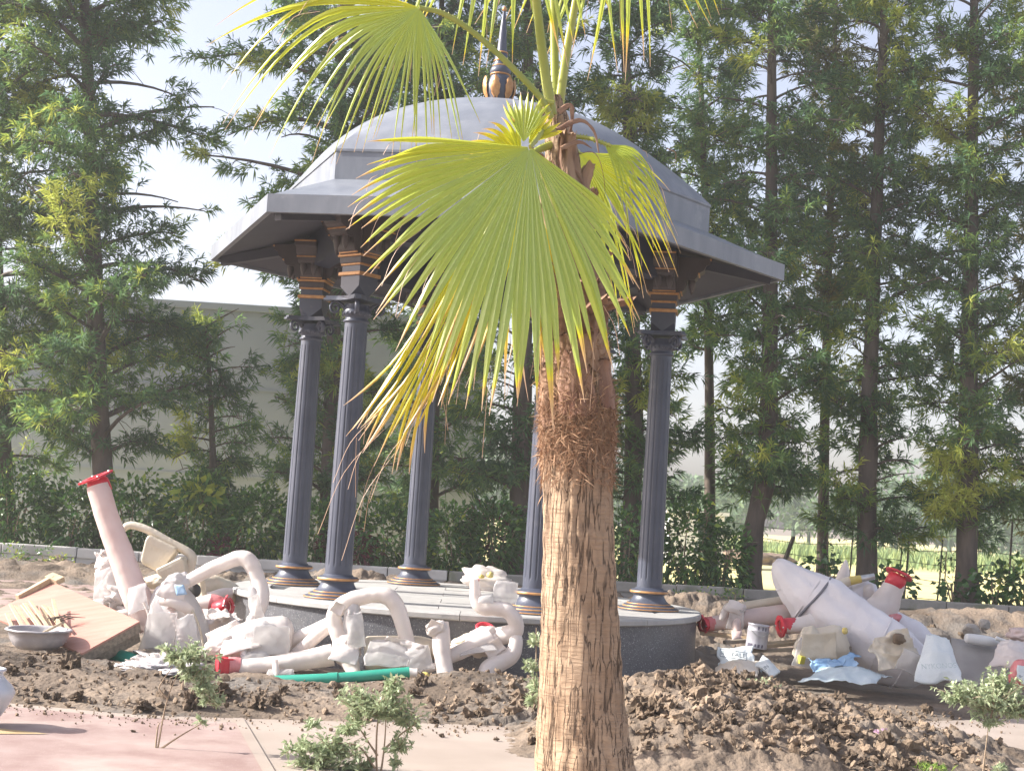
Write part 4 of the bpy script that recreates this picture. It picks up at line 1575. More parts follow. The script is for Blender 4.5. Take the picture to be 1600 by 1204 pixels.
def frond(hub, a0, a1, nseg, length, tilt=0.0, yaw=0.0, yellow=0.0, tf=.55, droop=.25, seed=0, pet=None, petr=.016, cup=.0, wscale=1.0, name='frond', pleat=1.0, ytip=.5, drooptip=1.0, curlw=.03, label=None, yfun=None):
    """fan leaf; angles in degrees from straight down (positive to the right, seen from the front)"""
    r = np.random.default_rng(seed)
    hub = Vector(hub)
    R = Matrix.Rotation(tilt, 3, SCR_R) @ Matrix.Rotation(yaw, 3, SCR_U)
    fwd = Vector((0, -1, 0))
    b = MB()
    da = math.radians((a1 - a0) / (nseg - 1))
    K = 15
    ts = np.array([0.012, .10, .2, .3, .4, .48, .55, .62, .69, .76, .82, .88, .93, .97, 1.0])
    for s in range(nseg):
        f = s / (nseg - 1)
        ang = math.radians(a0 + (a1 - a0) * f) + r.normal(0, .004)
        L = length(f) * r.uniform(.93, 1.04)
        d = R @ (SCR_R * math.sin(ang) - SCR_U * math.cos(ang))
        sd = R @ (SCR_R * math.cos(ang) + SCR_U * math.sin(ang))
        nr = R @ fwd
        dr = droop * r.uniform(.6, 1.5)
        wob = r.normal(0, curlw)
        wob2 = r.normal(0, curlw)
        tfs = tf * r.uniform(.92, 1.08)
        base_y = yellow + (0 if yfun is None else yfun(f)) + r.normal(0, .055)
        dryl = r.uniform(.87, .97)
        P, T = [], []
        for t_ in ts:
            rr_ = t_ * L
            if t_ <= tfs:
                w = rr_ * math.tan(da / 2) * 1.02
            else:
                w0 = tfs * L * math.tan(da / 2)
                k_ = (t_ - tfs) / (1 - tfs)
                w = w0 * max(0, 1 - k_ ** 1.25) * (1 if k_ < .8 else .6) + .0012
            w *= wscale if t_ > tfs else 1
            e = max(0, t_ - tfs * .8) / (1 - tfs * .8)
            c_ = (hub + d * rr_ + nr * (cup * math.sin(math.pi * min(1, t_)) * L)
                  + Vector((0, 0, -1)) * (dr * L * e * e * drooptip) + sd * (wob * L * e * e) + nr * (wob2 * L * e * e))
            fold = pleat * w * (1 - .35 * e)
            P += [c_ - sd * w, c_ + nr * fold, c_ + sd * w]
            tn = base_y + ytip * max(0, t_ - .45) ** 1.6
            if t_ > dryl:
                tn = max(tn, .80 + .2 * (t_ - dryl) / (1 - dryl))
            T += [min(max(tn, .002), 1)] * 3
        idx_ = np.arange(K * 3).reshape(K, 3)
        Fq = [[idx_[i, j], idx_[i, j + 1], idx_[i + 1, j + 1], idx_[i + 1, j]] for i in range(K - 1) for j in range(2)]
        b.add([list(p) for p in P], Fq, T, smooth=False)
    blade = b.build(name, M['frond'], palm)
    if label:
        blade['label'] = label
    # threads between the segments
    b = MB()
    for s in range(0, nseg - 1, 2):
        f = (s + .5) / (nseg - 1)
        ang = math.radians(a0 + (a1 - a0) * f)
        L = length(f)
        d = R @ (SCR_R * math.sin(ang) - SCR_U * math.cos(ang))
        p0 = hub + d * L * (tf + r.uniform(.0, .25))
        L2 = L * r.uniform(.12, .32)
        side = SCR_R * r.normal(0, .35) + Vector((0, -1, 0)) * r.normal(0, .2)
        pts = [p0, p0 + d * L2 * .4 + side * L2 * .3 - Vector((0, 0, .1 * L2)), p0 + d * L2 * .6 + side * L2 * .5 - Vector((0, 0, .55 * L2))]
        tube(b, smooth_path([tuple(p) for p in pts], 4), .0016, 3, tone=1.0, caps=False)
    b.build('thread', M['frond'], blade, kind='stuff')
    if pet:
        b = MB()
        Pp = smooth_path([tuple(p) for p in pet], 8)
        n_ = len(Pp)
        tube(b, Pp, [petr * (1.5 - .6 * i / (n_ - 1)) for i in range(n_)], 8, flat=.55)
        frm = frames(Pp)
        for i in range(2, n_ - 1):                    # spines on the stalk
            for s in (-1, 1):
                if r.random() < .8:
                    p, t_, u, w = frm[i]
                    rad_ = petr * (1.5 - .6 * i / (n_ - 1))
                    q0 = p + u * s * rad_ * .95
                    tube(b, [q0, q0 + u * s * .009 + t_ * .006], [.0035, .0005], 4, caps=False)
        b.build('petiole', M['petiole'], blade)
    return blade


crown = at(872, 190, PY)
crown2 = at(880, 215, PY)
# big front fan
frond(at(828, 230, 7.15), -86, 60, 44, lambda f: np.interp(f, [0, .11, .27, .41, .56, .74, .9, 1], [.80, .92, 1.02, 1.12, 1.30, 1.20, .92, .66]), tilt=-.10, yaw=.06, yellow=.02, tf=.66, droop=.10,
      seed=1, pet=[at(868, 205, 7.55), at(850, 205, 7.35), at(828, 230, 7.15)], ytip=.6, yfun=lambda f: .38 * max(0, .32 - f) / .32 + .20 * max(0, f - .85) / .15, curlw=.02,
      label='big light-green fan hanging in front of the trunk')
# yellowed fan hanging lower left behind it
frond(at(815, 262, 7.55), -26, -11.5, 24, lambda f: np.interp(f, [0, .35, .7, 1], [1.62, 1.72, 1.66, 1.30]), tilt=.05, yaw=-.05, yellow=.50, tf=.86, droop=.02, seed=2,
      pet=[at(868, 225, 7.65), at(840, 235, 7.6), at(806, 262, 7.55)], ytip=.9, curlw=.03, label='yellowed dying fan with dry brown ends')
frond(at(822, 262, 7.5), -26, 24, 15, lambda f: np.interp(f, [0, .5, 1], [1.12, 1.15, .95]), tilt=.1, yellow=.58, tf=.5, droop=.12, seed=3, ytip=1.4, curlw=.09, wscale=.8,
      label='yellow dying fan behind the big one')
# right fan behind the trunk
frond(at(905, 238, 8.0), 10, 94, 24, lambda f: np.interp(f, [0, .3, .7, 1], [.64, .68, .64, .60]), tilt=.1, yaw=.15, yellow=.36, tf=.46, droop=.5, seed=4,
      pet=[at(878, 225, 7.75), at(905, 238, 8.0)], ytip=.8, curlw=.05, label='yellow fan on the far side of the trunk')
frond(at(945, 226, 7.6), 34, 92, 10, lambda f: np.interp(f, [0, .25, .6, 1], [.30, .42, .46, .40]), tilt=.25, yaw=.3, yellow=.24, tf=.34, droop=.75, seed=5,
      pet=[at(880, 215, 7.7), at(915, 215, 7.65), at(955, 228, 7.6)], ytip=1.0, petr=.010, curlw=.05)
# upper left fan on its long stalk
frond(at(655, 12, 7.3), -98, 40, 34, lambda f: np.interp(f, [0, .1, .3, .55, .8, 1], [1.18, 1.15, .82, .56, .52, .58]), tilt=.5, yaw=-.25, yellow=.10, tf=.42, droop=.42, seed=6,
      pet=[at(862, 185, 7.6), at(838, 145, 7.55), at(760, 68, 7.42), at(700, 25, 7.34), at(655, 12, 7.3)], ytip=.7, petr=.015, yfun=lambda f: .45 * max(0, .32 - f) / .32, curlw=.05,
      label='upper fan on a long thorny stalk reaching over the dome')
# upright stalks whose fans stand above the picture
frond(at(800, -330, 7.35), -60, 55, 30, lambda f: np.interp(f, [0, .5, 1], [1.22, 1.36, 1.2]), tilt=.25, yellow=.08, tf=.5, droop=.10, seed=7,
      pet=[at(862, 180, 7.62), at(850, 100, 7.6), at(838, 0, 7.5), at(822, -180, 7.4), at(800, -330, 7.35)], petr=.020, ytip=.7, curlw=.05)
frond(at(965, -300, 7.75), -48, 62, 30, lambda f: np.interp(f, [0, .5, 1], [1.20, 1.28, 1.1]), tilt=.3, yellow=.10, tf=.5, droop=.14, seed=8,
      pet=[at(872, 180, 7.7), at(884, 90, 7.72), at(900, 0, 7.74), at(930, -160, 7.75), at(965, -300, 7.75)], petr=.018, ytip=.8, curlw=.06)
frond(at(860, -420, 8.0), -70, 70, 26, lambda f: 1.1, tilt=-.5, yellow=.05, tf=.5, droop=.1, seed=9,
      pet=[at(868, 180, 7.72), at(866, 60, 7.8), at(862, -180, 7.9), at(860, -420, 8.0)], petr=.018, ytip=.6)
# small torn young fan at the crown, dry husks
frond(at(818, 222, 7.25), 150, 215, 9, lambda f: .30 - .08 * abs(f - .5), tilt=-.15, yellow=.28, tf=.6, droop=.06, seed=10, ytip=.8, label='small torn pale fan standing over the big one')
frond(at(826, 224, 7.28), 128, 178, 6, lambda f: .24, tilt=-.3, yaw=.3, yellow=.5, tf=.6, droop=.0, seed=11, ytip=.6)
frond(at(815, 245, 7.3), -165, -85, 8, lambda f: .26 + .12 * f, tilt=.1, yellow=.55, tf=.45, droop=.3, seed=12, ytip=1.4, curlw=.08)
for k, pts in enumerate([[(868, 205), (905, 188), (928, 205), (936, 240)], [(876, 232), (905, 222), (925, 232)], [(872, 175), (892, 165), (893, 195), (885, 225)], [(866, 160), (845, 160), (846, 190), (838, 224)],
                         [(885, 255), (905, 275), (918, 320), (930, 385)], [(888, 245), (930, 240), (945, 290), (940, 330)], [(852, 175), (835, 195), (846, 215)], [(1042, 232), (1056, 240), (1052, 262)]]):
    b = MB()
    P = smooth_path([tuple(at(x, y, 7.52 + .02 * k)) for x, y in pts], 7)
    n_ = len(P)
    w = [.013 * (1 - .8 * (i / (n_ - 1)) ** 1.3) * (.35 if k in (5, 7) else 1) * (1.1 if k < 4 else .6) for i in range(n_)]
    tube(b, P, w, 8, flat=.09, lump=.35, freq=22, seed=k)
    b.build('dry_husk', M['petiole'] if k == 3 else M['dead'], palm)

# ================================================================== WRAPPED LAMP POSTS AND SITE CLUTTER
LAMPG = 'plastic-wrapped lamp post parts lying round the plinth'


def ptube(t, name, pts, m, seg=18, lump=.10, freq=9, seed=0, n=9, flat=1.0, wrap=0.0):
    """pts: (px, py, Y, radius in px at that depth)"""
    P = [(*at(x, y, Y), r * Y / F_PX) for x, y, Y, r in pts]
    S = smooth_path(P, n)
    b = MB()
    rad = np.maximum(S[:, 3], .003)
    if wrap:
        ln = np.concatenate([[0], np.cumsum(np.linalg.norm(np.diff(S[:, :3], axis=0), axis=1))])
        rad = rad * (1 + wrap * np.sin(ln * 70 + seed))
    tube(b, S[:, :3], rad, seg, lump=lump * .8, freq=freq, seed=seed, flat=flat)
    return b.build(name, m, t)


def flange(t, c, d, r, th=.018, m='red', holes=4, neck=None, name='flange'):
    """bolted flange plate with lugs and a collar; the plate faces along d"""
    Mx = axis_matrix(c, d)
    b = MB()
    seg = 48
    outl = []
    for i in range(seg):
        aa = 2 * math.pi * i / seg
        lug = max(0, math.cos(aa * holes)) ** 4
        rr_ = r * (.86 + .16 * lug)
        outl.append((rr_ * math.cos(aa), rr_ * math.sin(aa)))
    inner = [(r * .50 * math.cos(2 * math.pi * i / seg), r * .50 * math.sin(2 * math.pi * i / seg)) for i in range(seg)]
    V = []
    for z in (0, th):
        V += [tuple(Mx @ Vector((x, y, z))) for x, y in outl] + [tuple(Mx @ Vector((x, y, z))) for x, y in inner]
    Fc = []
    for i in range(seg):
        j = (i + 1) % seg
        Fc.append([i, seg + i, seg + j, j])
        Fc.append([2 * seg + i, 2 * seg + j, 3 * seg + j, 3 * seg + i])
        Fc.append([i, j, 2 * seg + j, 2 * seg + i])
        Fc.append([seg + i, 3 * seg + i, 3 * seg + j, seg + j])
    b.add(V, Fc, smooth=False)
    lathe(b, [(r * .50, -.005), (r * .60, -.03), (r * .62, -.06), (r * .60, -.14), (r * .55, -.14), (r * .50, -.005)], 28, Mx)
    o = b.build(name, M[m], t)
    for k in range(holes):
        aa = 2 * math.pi * k / holes
        b = MB()
        lathe(b, [(.0, 0), (r * .075, 0), (r * .075, th + .014), (0, th + .014)], 8, Mx @ Matrix.Translation((r * .80 * math.cos(aa), r * .80 * math.sin(aa), -.005)))
        b.build('bolt', M['steel'], o)
    return o


def lump(t, name, px, py, Y, rpx, m, R=None, amp=.18, freq=2.2, seed=0, ridge=.12, power=1.0, sub=4, depth=None):
    s = Y / F_PX
    c = at(px, py, Y)
    b = MB()
    blob(b, c, (rpx[0] * s, (depth if depth is not None else (rpx[0] + rpx[1]) / 2) * s, rpx[1] * s), R, amp * .8, freq, seed, sub, power, ridge * .45)
    return b.build(name, m, t)


def tilt(deg):
    """rotation in the picture plane, positive clockwise"""
    return Matrix.Rotation(math.radians(deg), 3, 'Y')


# ---- leaning post with the red flange, left
p = at(270, 1030, 12.7)
t = thing('wrapped_lamp_post', 'leaning white-wrapped lamp post with red flange on top and bell-shaped foot', 'lamp post', (p.x, 12.7, gz(p.x, 12.7)), LAMPG)
ptube(t, 'shaft', [(153, 758, 12.75, 17.5), (168, 810, 12.74, 18), (190, 870, 12.72, 19.5), (206, 915, 12.7, 21), (222, 948, 12.7, 23), (240, 975, 12.72, 24)], M['filmpink'], lump=.035, freq=7, seed=3, seg=20, wrap=.008)
flange(t, at(150, 747, 12.75), at(150, 747, 12.75) - at(168, 805, 12.70) + Vector((0, -.12, 0)), .16)
b = MB()
ax = axis_matrix(at(285, 1036, 12.72), at(262, 912, 12.72) - at(285, 1036, 12.72))
s_ = 12.72 / F_PX
lathe(b, [(0, 0), (44 * s_, 0), (49 * s_, 8 * s_), (51 * s_, 25 * s_), (49 * s_, 50 * s_), (44 * s_, 75 * s_), (36 * s_, 97 * s_), (27 * s_, 113 * s_), (18 * s_, 124 * s_), (0, 128 * s_)], 36, ax, lump=.006, freq=6, seed=2)
bell = b.build('bell_foot', M['filmgrey'], t)
for k, tt in enumerate(np.linspace(.12, .85, 9)):       # ribbed hose shape under the film
    b = MB()
    pp = at(262 + 27 * tt, 935 + 75 * tt, 12.46 - .10 * tt)
    blob(b, pp, (.040, .02, .017), tilt(8), amp=.1, sub=2, seed=k)
    b.build('rib', M['filmpink'], bell)
b = MB()
P = [at(224 + 10 * math.sin(u * 3), 940 + 60 * u, 12.42) for u in np.linspace(0, 1, 8)]
tube(b, P, .012, 6, flat=.5)
b.build('film_fold', M['film'], bell)
b = MB()
tube(b, smooth_path([tuple(at(x, y, 12.44)) for x, y in ((289, 942), (303, 958), (313, 985), (318, 1010))], 4), .010, 6)
b.build('film_fold', M['filmcream'], bell)
ptube(t, 'side_arm', [(252, 938, 12.42, 7), (268, 940, 12.40, 8), (288, 947, 12.42, 9), (298, 955, 12.5, 8)], M['film'], seed=5)
lump(t, 'film_hood', 276, 912, 12.6, (24, 17), M['filmgrey'], tilt(-25), amp=.25, seed=4)
b = MB()
sheet(b, [at(272, 913, 12.28), at(287, 913, 12.26), at(292, 928, 12.26), at(276, 930, 12.28)], 6, 6, .004, 20, 3)
b.build('blue_patch', M['blue'], t)
ptube(t, 'lamp_arm', [(282, 915, 12.62, 9), (300, 904, 12.6, 10), (335, 886, 12.58, 11), (372, 872, 12.56, 12), (390, 878, 12.55, 13), (402, 902, 12.54, 12), (409, 930, 12.5, 12), (404, 952, 12.46, 11), (394, 968, 12.42, 8)], M['film'], lump=.06, seed=7, wrap=.015)
lump(t, 'film_web', 398, 945, 12.47, (10, 30), M['filmgrey'], tilt(-14), amp=.15, seed=9, sub=3, depth=8)

# ---- cream double-lantern arm, behind it
p = at(240, 915, 13.9)
t = thing('cream_street_lamp', 'bare cream lamp arm with two square lanterns behind the leaning post', 'lamp arm', (p.x, 13.9, gz(p.x, 13.9)), LAMPG)
ptube(t, 'arm', [(192, 826, 13.9, 5.5), (205, 820, 13.9, 6), (232, 828, 13.9, 6), (262, 845, 13.9, 6.5), (296, 864, 13.9, 7), (300, 876, 13.9, 7), (294, 893, 13.9, 7), (284, 908, 13.9, 7)], M['filmcream'], lump=.03, seed=1, n=5)


def lantern(t, px, py, Y, w, h, ang, seed):
    s = Y / F_PX
    c = at(px, py, Y)
    R = tilt(ang)
    b = MB()
    V = []
    wt, wb, hh = w * .55 * s, w * .42 * s, h * .5 * s
    for z, ww in ((hh, wt), (hh * .55, wt * 1.02), (-hh * .8, wb), (-hh, wb * .7)):
        V.append([(ww, -ww * .7, z), (ww, ww * .7, z), (-ww, ww * .7, z), (-ww, -ww * .7, z)])
    V = [tuple(R @ Vector(v) + c) for ring in V for v in ring]
    Fc = [[3, 2, 1, 0], [12, 13, 14, 15]]
    for i in range(3):
        for j in range(4):
            k = (j + 1) % 4
            Fc.append([i * 4 + j, i * 4 + k, (i + 1) * 4 + k, (i + 1) * 4 + j])
    b.add(V, Fc, smooth=False)
    o = b.build('lantern', M['filmcream'], t)
    bv = o.modifiers.new('soft', 'BEVEL')
    bv.width = .02
    bv.segments = 3
    return o


lantern(t, 247, 866, 13.9, 44, 46, 22, 1)
lantern(t, 273, 892, 13.8, 40, 30, -30, 2)
lump(t, 'joint', 250, 908, 13.8, (22, 12), M['filmcream'], tilt(-10), seed=3)
ptube(t, 'arm', [(222, 912, 13.8, 8), (240, 906, 13.8, 8), (262, 905, 13.8, 10)], M['filmcream'], lump=.06, seed=4)

# ---- bundles of film and cloth behind the leaning post
p = at(180, 940, 13.4)
t = thing('plastic_bundle', 'crumpled white plastic bundle propped behind the leaning post', 'plastic bundle', (p.x, 13.4, gz(p.x, 13.4)))
b = MB()
sheet(b, [at(146, 866, 13.45), at(172, 864, 13.3), at(205, 950, 13.2), at(160, 948, 13.35)], 26, 34, .055, 7, 12, .35, ridged=True, bulge=-.05)
b.build('upright_sheet', M['film'], t)
for k, (x, y, rx, ry, an) in enumerate([(188, 930, 30, 26, 20), (205, 955, 32, 16, -15), (165, 948, 26, 14, 10)]):
    lump(t, 'fold', x, y, 13.3, (rx, ry), M['film'], tilt(an), amp=.35, freq=2.8, seed=31 + k, ridge=.35)
ptube(t, 'rolled_edge', [(150, 968, 13.1, 7), (180, 962, 13.0, 8), (210, 955, 13.0, 7), (222, 950, 13.0, 5)], M['film'], seed=8)
p = at(335, 925, 14.2)
t = thing('cloth_bundle', 'off-white rolled cloth with dark hollow end beside the plinth', 'cloth bundle', (p.x, 14.2, gz(p.x, 14.2)))
ptube(t, 'cloth_roll', [(312, 918, 14.0, 17), (330, 916, 14.1, 18), (352, 922, 14.2, 17), (372, 935, 14.3, 15)], M['filmcream'], lump=.16, freq=7, seed=2, n=8)
b = MB()
lathe(b, [(0, 0), (.065, 0), (.07, .01), (.06, .02), (0, .02)], 16, axis_matrix(at(306, 922, 13.93), Vector((-.5, -1, .0))))
b.build('hollow', M['dark'], t)  # solid dark disc, its colour stands in for shade inside the roll
p = at(340, 975, 13.4)
t = thing('plastic_sheets', 'white plastic sheets heaped on the ground against the plinth', 'plastic sheet', (p.x, 13.4, gz(p.x, 13.4)))
for k, c4 in enumerate([[(300, 972), (366, 958), (372, 985), (306, 996)], [(312, 990), (380, 980), (384, 1008), (320, 1012)], [(300, 955), (350, 952), (352, 968), (304, 974)]]):
    b = MB()
    dep = [13.2, 13.2, 12.9, 12.9]
    sheet(b, [at(x, y, d) for (x, y), d in zip(c4, dep)], 26, 18, .035, 7, 50 + k, .3, ridged=True)
    b.build('sheet', M['film'], t)
# lying pole with red under film
p = at(330, 945, 13.7)
t = thing('wrapped_pole', 'white-wrapped lying pole with pink-red end butting against the plinth', 'wrapped pole', (p.x, 13.7, gz(p.x, 13.7)), LAMPG)
ptube(t, 'shaft', [(295, 948, 13.6, 12), (315, 944, 13.6, 13), (333, 940, 13.6, 13)], M['film'], lump=.06, seed=2)
ptube(t, 'red_sleeve', [(329, 941, 13.6, 13.5), (342, 944, 13.6, 13), (352, 948, 13.58, 10)], M['redwrap'], lump=.08, seed=3)
flange(t, at(356, 946, 13.5), Vector((.9, -.35, .25)), .10)
ptube(t, 'shaft_end', [(325, 934, 13.85, 9), (345, 928, 13.9, 9), (362, 926, 13.95, 8)], M['film'], lump=.1, seed=5)

# ---- bag-wrapped lantern in front of the plinth, left-centre
p = at(415, 1030, 12.25)
t = thing('bagged_lantern', 'big translucent plastic-bagged lantern lying below the tall curved arm', 'lantern', (p.x, 12.25, gz(p.x, 12.25)), LAMPG)
b = MB()
ax = axis_matrix(at(352, 1000, 12.15), at(452, 1000, 12.3) - at(352, 1000, 12.15))
s_ = 12.25 / F_PX
lathe(b, [(0, 0), (14 * s_, 2 * s_), (24 * s_, 14 * s_), (30 * s_, 34 * s_), (35 * s_, 60 * s_), (37 * s_, 84 * s_), (32 * s_, 96 * s_), (18 * s_, 101 * s_), (0, 102 * s_)], 30, ax, lump=.022, freq=5, seed=6)
b.build('lantern', M['film'], t)
lump(t, 'loose_bag', 412, 997, 12.1, (38, 27), M['filmgrey'], tilt(8), amp=.2, freq=2.0, seed=14, ridge=.2, depth=22)
lump(t, 'loose_bag', 350, 1008, 12.15, (32, 17), M['film'], tilt(-22), amp=.25, freq=2.2, seed=15, ridge=.2, depth=20)
ptube(t, 'tie', [(392, 966, 12.3, 6), (386, 985, 12.1, 5), (380, 1010, 12.0, 6), (385, 1030, 11.95, 5)], M['film'], lump=.2, seed=3)

# ---- long pole with red square foot, ball joint and arched arm, centre
p = at(480, 1045, 11.95)
t = thing('wrapped_lamp_post', 'white-wrapped lamp post lying on its side with ball joint and arched arm before the plinth', 'lamp post', (p.x, 11.95, gz(p.x, 11.95)), LAMPG)
ptube(t, 'shaft', [(358, 1042, 11.95, 14), (385, 1042, 11.95, 14), (430, 1038, 11.95, 14), (480, 1030, 11.97, 15), (520, 1022, 12.0, 17)], M['film'], lump=.06, seed=21, wrap=.012, seg=18)
b = MB()
ax = axis_matrix(at(338, 1040, 11.9), at(365, 1041, 11.95) - at(338, 1040, 11.9))
lathe(b, [(.105, 0), (.115, .004), (.115, .03), (.10, .05), (.10, .12), (.09, .15), (.08, .16)], 4, ax, phase=.785, smooth=False)
b.build('square_foot', M['red'], t)
ptube(t, 'red_sleeve', [(356, 1041, 11.92, 15), (366, 1041, 11.94, 15.5), (376, 1041, 11.95, 14.5)], M['redwrap'], lump=.08, seed=4)
lump(t, 'ball_joint', 541, 1012, 12.0, (24, 27), M['film'], None, amp=.14, freq=2.4, seed=8, ridge=.1)
ptube(t, 'arched_arm', [(538, 1005, 12.0, 17), (527, 985, 12.0, 13), (522, 962, 12.0, 12), (532, 947, 12.0, 13), (552, 936, 12.0, 13), (580, 929, 12.0, 12), (602, 930, 12.0, 13), (617, 943, 12.0, 13), (628, 970, 12.0, 12), (638, 1005, 11.98, 11), (647, 1035, 11.92, 12), (651, 1058, 11.85, 12)], M['film'], lump=.07, seed=12, wrap=.015, seg=16)
lump(t, 'bagged_lamp', 552, 975, 11.98, (15, 38), M['filmgrey'], tilt(-6), amp=.18, freq=2.4, seed=18, ridge=.16, depth=13)
ptube(t, 'tail', [(545, 1030, 11.95, 15), (552, 1048, 11.9, 11), (562, 1066, 11.8, 9), (580, 1068, 11.75, 7), (600, 1060, 11.78, 8), (632, 1052, 11.8, 9), (652, 1052, 11.8, 8)], M['film'], lump=.12, seed=9)
ptube(t, 'loose_film', [(430, 1032, 11.85, 5), (432, 1050, 11.8, 6), (434, 1060, 11.78, 2)], M['film'], lump=.3, seed=31)
ptube(t, 'branch_arm', [(452, 1002, 12.25, 11), (480, 990, 12.25, 11), (518, 974, 12.2, 12)], M['film'], lump=.06, seed=23)
ptube(t, 'branch_arm', [(452, 1030, 12.15, 9), (478, 1008, 12.15, 10), (505, 985, 12.12, 10), (524, 975, 12.1, 8)], M['film'], lump=.07, seed=24)

# ---- wrapped box lantern with upright stub, right of centre
p = at(660, 1060, 12.0)
t = thing('wrapped_lantern_post', 'white-wrapped box lantern with short upright stub lying before the plinth', 'lantern post', (p.x, 12.0, gz(p.x, 12.0)), LAMPG)
b = MB()
ax = axis_matrix(at(572, 1024, 12.1), at(690, 1012, 12.05) - at(572, 1024, 12.1))
s_ = 12.1 / F_PX
lathe(b, [(0, 0), (34 * s_, 0), (36 * s_, 3 * s_), (34 * s_, 40 * s_), (31 * s_, 75 * s_), (27 * s_, 92 * s_), (16 * s_, 104 * s_), (13 * s_, 120 * s_)], 6, ax, phase=.3, smooth=True, lump=.018, freq=6, seed=3)
bd = b.build('lantern', M['filmcream'], t)
sb = bd.modifiers.new('soft', 'SUBSURF')
sb.levels = sb.render_levels = 2
b = MB()
sheet(b, [at(566, 1004, 12.0), at(612, 994, 11.9), at(668, 1006, 11.9), at(640, 1044, 11.85)], 24, 20, .02, 8, 5, .15, ridged=True)
b.build('loose_film', M['film'], t)
ptube(t, 'upright_stub', [(688, 972, 11.95, 13), (689, 990, 11.93, 14), (690, 1012, 11.9, 14), (694, 1040, 11.86, 13), (698, 1066, 11.82, 14)], M['film'], lump=.06, seed=41, wrap=.01)
lump(t, 'film_cap', 682, 981, 11.92, (17, 12), M['film'], tilt(-20), amp=.2, seed=6, ridge=.2, power=.8)
ptube(t, 'side_arm', [(694, 1028, 11.95, 11), (715, 1020, 12.0, 11), (745, 1006, 12.05, 13), (765, 998, 12.1, 15)], M['film'], lump=.07, seed=42, wrap=.01)
ptube(t, 'under_film', [(648, 1052, 11.9, 5), (672, 1044, 11.9, 6), (694, 1036, 11.9, 5)], M['film'], lump=.2, seed=44)

p = at(770, 1055, 12.15)
t = thing('wrapped_street_lamp', 'double-curved white-wrapped lamp arm with red ring against the plinth near the palm', 'lamp arm', (p.x, 12.15, gz(p.x, 12.15)), LAMPG)
lump(t, 'hub', 757, 1001, 12.2, (32, 22), M['film'], tilt(-16), amp=.2, freq=2.4, seed=61, ridge=.16)
lump(t, 'hub_film', 735, 1003, 12.25, (32, 13), M['filmcream'], tilt(-16), amp=.25, freq=2.6, seed=62, ridge=.2)
b = MB()
ax = axis_matrix(at(758, 982, 12.28), Vector((.15, -.5, 1)))
lathe(b, [(.055, 0), (.085, 0), (.088, .012), (.08, .02), (.055, .02)], 28, ax, closed=True)
b.build('red_ring', M['red'], t)
ptube(t, 'upper_arm', [(775, 995, 12.2, 14), (795, 990, 12.15, 14), (806, 982, 12.12, 13), (803, 966, 12.1, 12), (792, 954, 12.1, 12), (775, 950, 12.1, 12), (754, 948, 12.1, 12), (744, 936, 12.1, 10), (742, 918, 12.1, 8), (741, 905, 12.1, 6)], M['film'], lump=.06, seed=63, wrap=.012)
ptube(t, 'lower_arm', [(800, 985, 12.15, 12), (806, 1002, 12.1, 11), (800, 1022, 12.08, 13), (782, 1034, 12.05, 14), (764, 1044, 12.0, 14), (757, 1062, 11.95, 13)], M['film'], lump=.06, seed=64, wrap=.012)


bc = at(764, 905, 16.3)
t = thing('carrier_bag', 'crumpled white carrier bag with yellow print at the back of the gazebo floor', 'bag', (bc.x, 16.3, PL))
b = MB()
blob(b, (bc.x, 16.3, PL + .10), (.30, .20, .155), tilt(12), .22, 2.3, 71, 4, .9, .14, flat_bottom=.11)
b.build('bag', M['film'], t)
for k, (x, y, rr_) in enumerate([(752, 900, .026), (766, 898, .034), (746, 906, .02)]):
    b = MB()
    blob(b, at(x, y, 16.06), (rr_ * 1.3, .03, rr_), None, .3, 3, k, 2)
    b.build('print', M['khaki'] if k < 2 else M['redwrap'], t)

# green drain pipe
p = at(460, 1062, 11.6)
b = MB()
P = [at(238, 1040, 12.15), at(340, 1062, 11.75), at(420, 1064, 11.62), at(520, 1060, 11.6), at(640, 1050, 11.65)]
tube(b, P, .046, 20)
tube(b, [at(512, 1060.5, 11.6), at(528, 1059.6, 11.6)], .052, 20)
tag(recentre(b.build('drain_pipe', M['green'])), 'long green plastic pipe lying in front of the wrapped posts', 'pipe')
b = MB()
tube(b, [at(150, 1016, 12.4), at(190, 1026, 12.2), at(232, 1038, 12.0)], .06, 20)
tag(recentre(b.build('drain_pipe', M['green'])), 'short green pipe end in the shade under the pink plywood panel', 'pipe')
b = MB()
blob(b, at(664, 1060, 11.5), (.05, .04, .05), None, .3, 2, 9, 3)
tag(recentre(b.build('scrap_wrapper', M['khaki'])), 'crumpled yellow wrapper at the end of the green pipe', 'wrapper')
# cement spill
c = at(225, 1060, 11.2)
b = MB()
blob(b, (c.x + .05, 11.55, gz(c.x, 11.5) + .0), (.36, .42, .085), None, .35, 3.2, 17, 5, 1, .25)
tag(recentre(b.build('cement_heap', M['cement'])), 'small grey heap of spilt cement below the plywood panel', 'cement heap')
b = MB()
cc = at(252, 1046, 11.9)
sheet(b, [(cc.x - .2, 11.75, gz(cc.x, 11.7) + .06), (cc.x + .3, 11.7, gz(cc.x, 11.7) + .06), (cc.x + .3, 12.0, gz(cc.x, 12) + .1), (cc.x - .25, 12.05, gz(cc.x, 12) + .09)], 22, 16, .03, 8, 4, .3, ridged=True)
tag(recentre(b.build('paper_scrap', M['film'])), 'torn white sheet behind the sapling at the cement heap', 'paper')

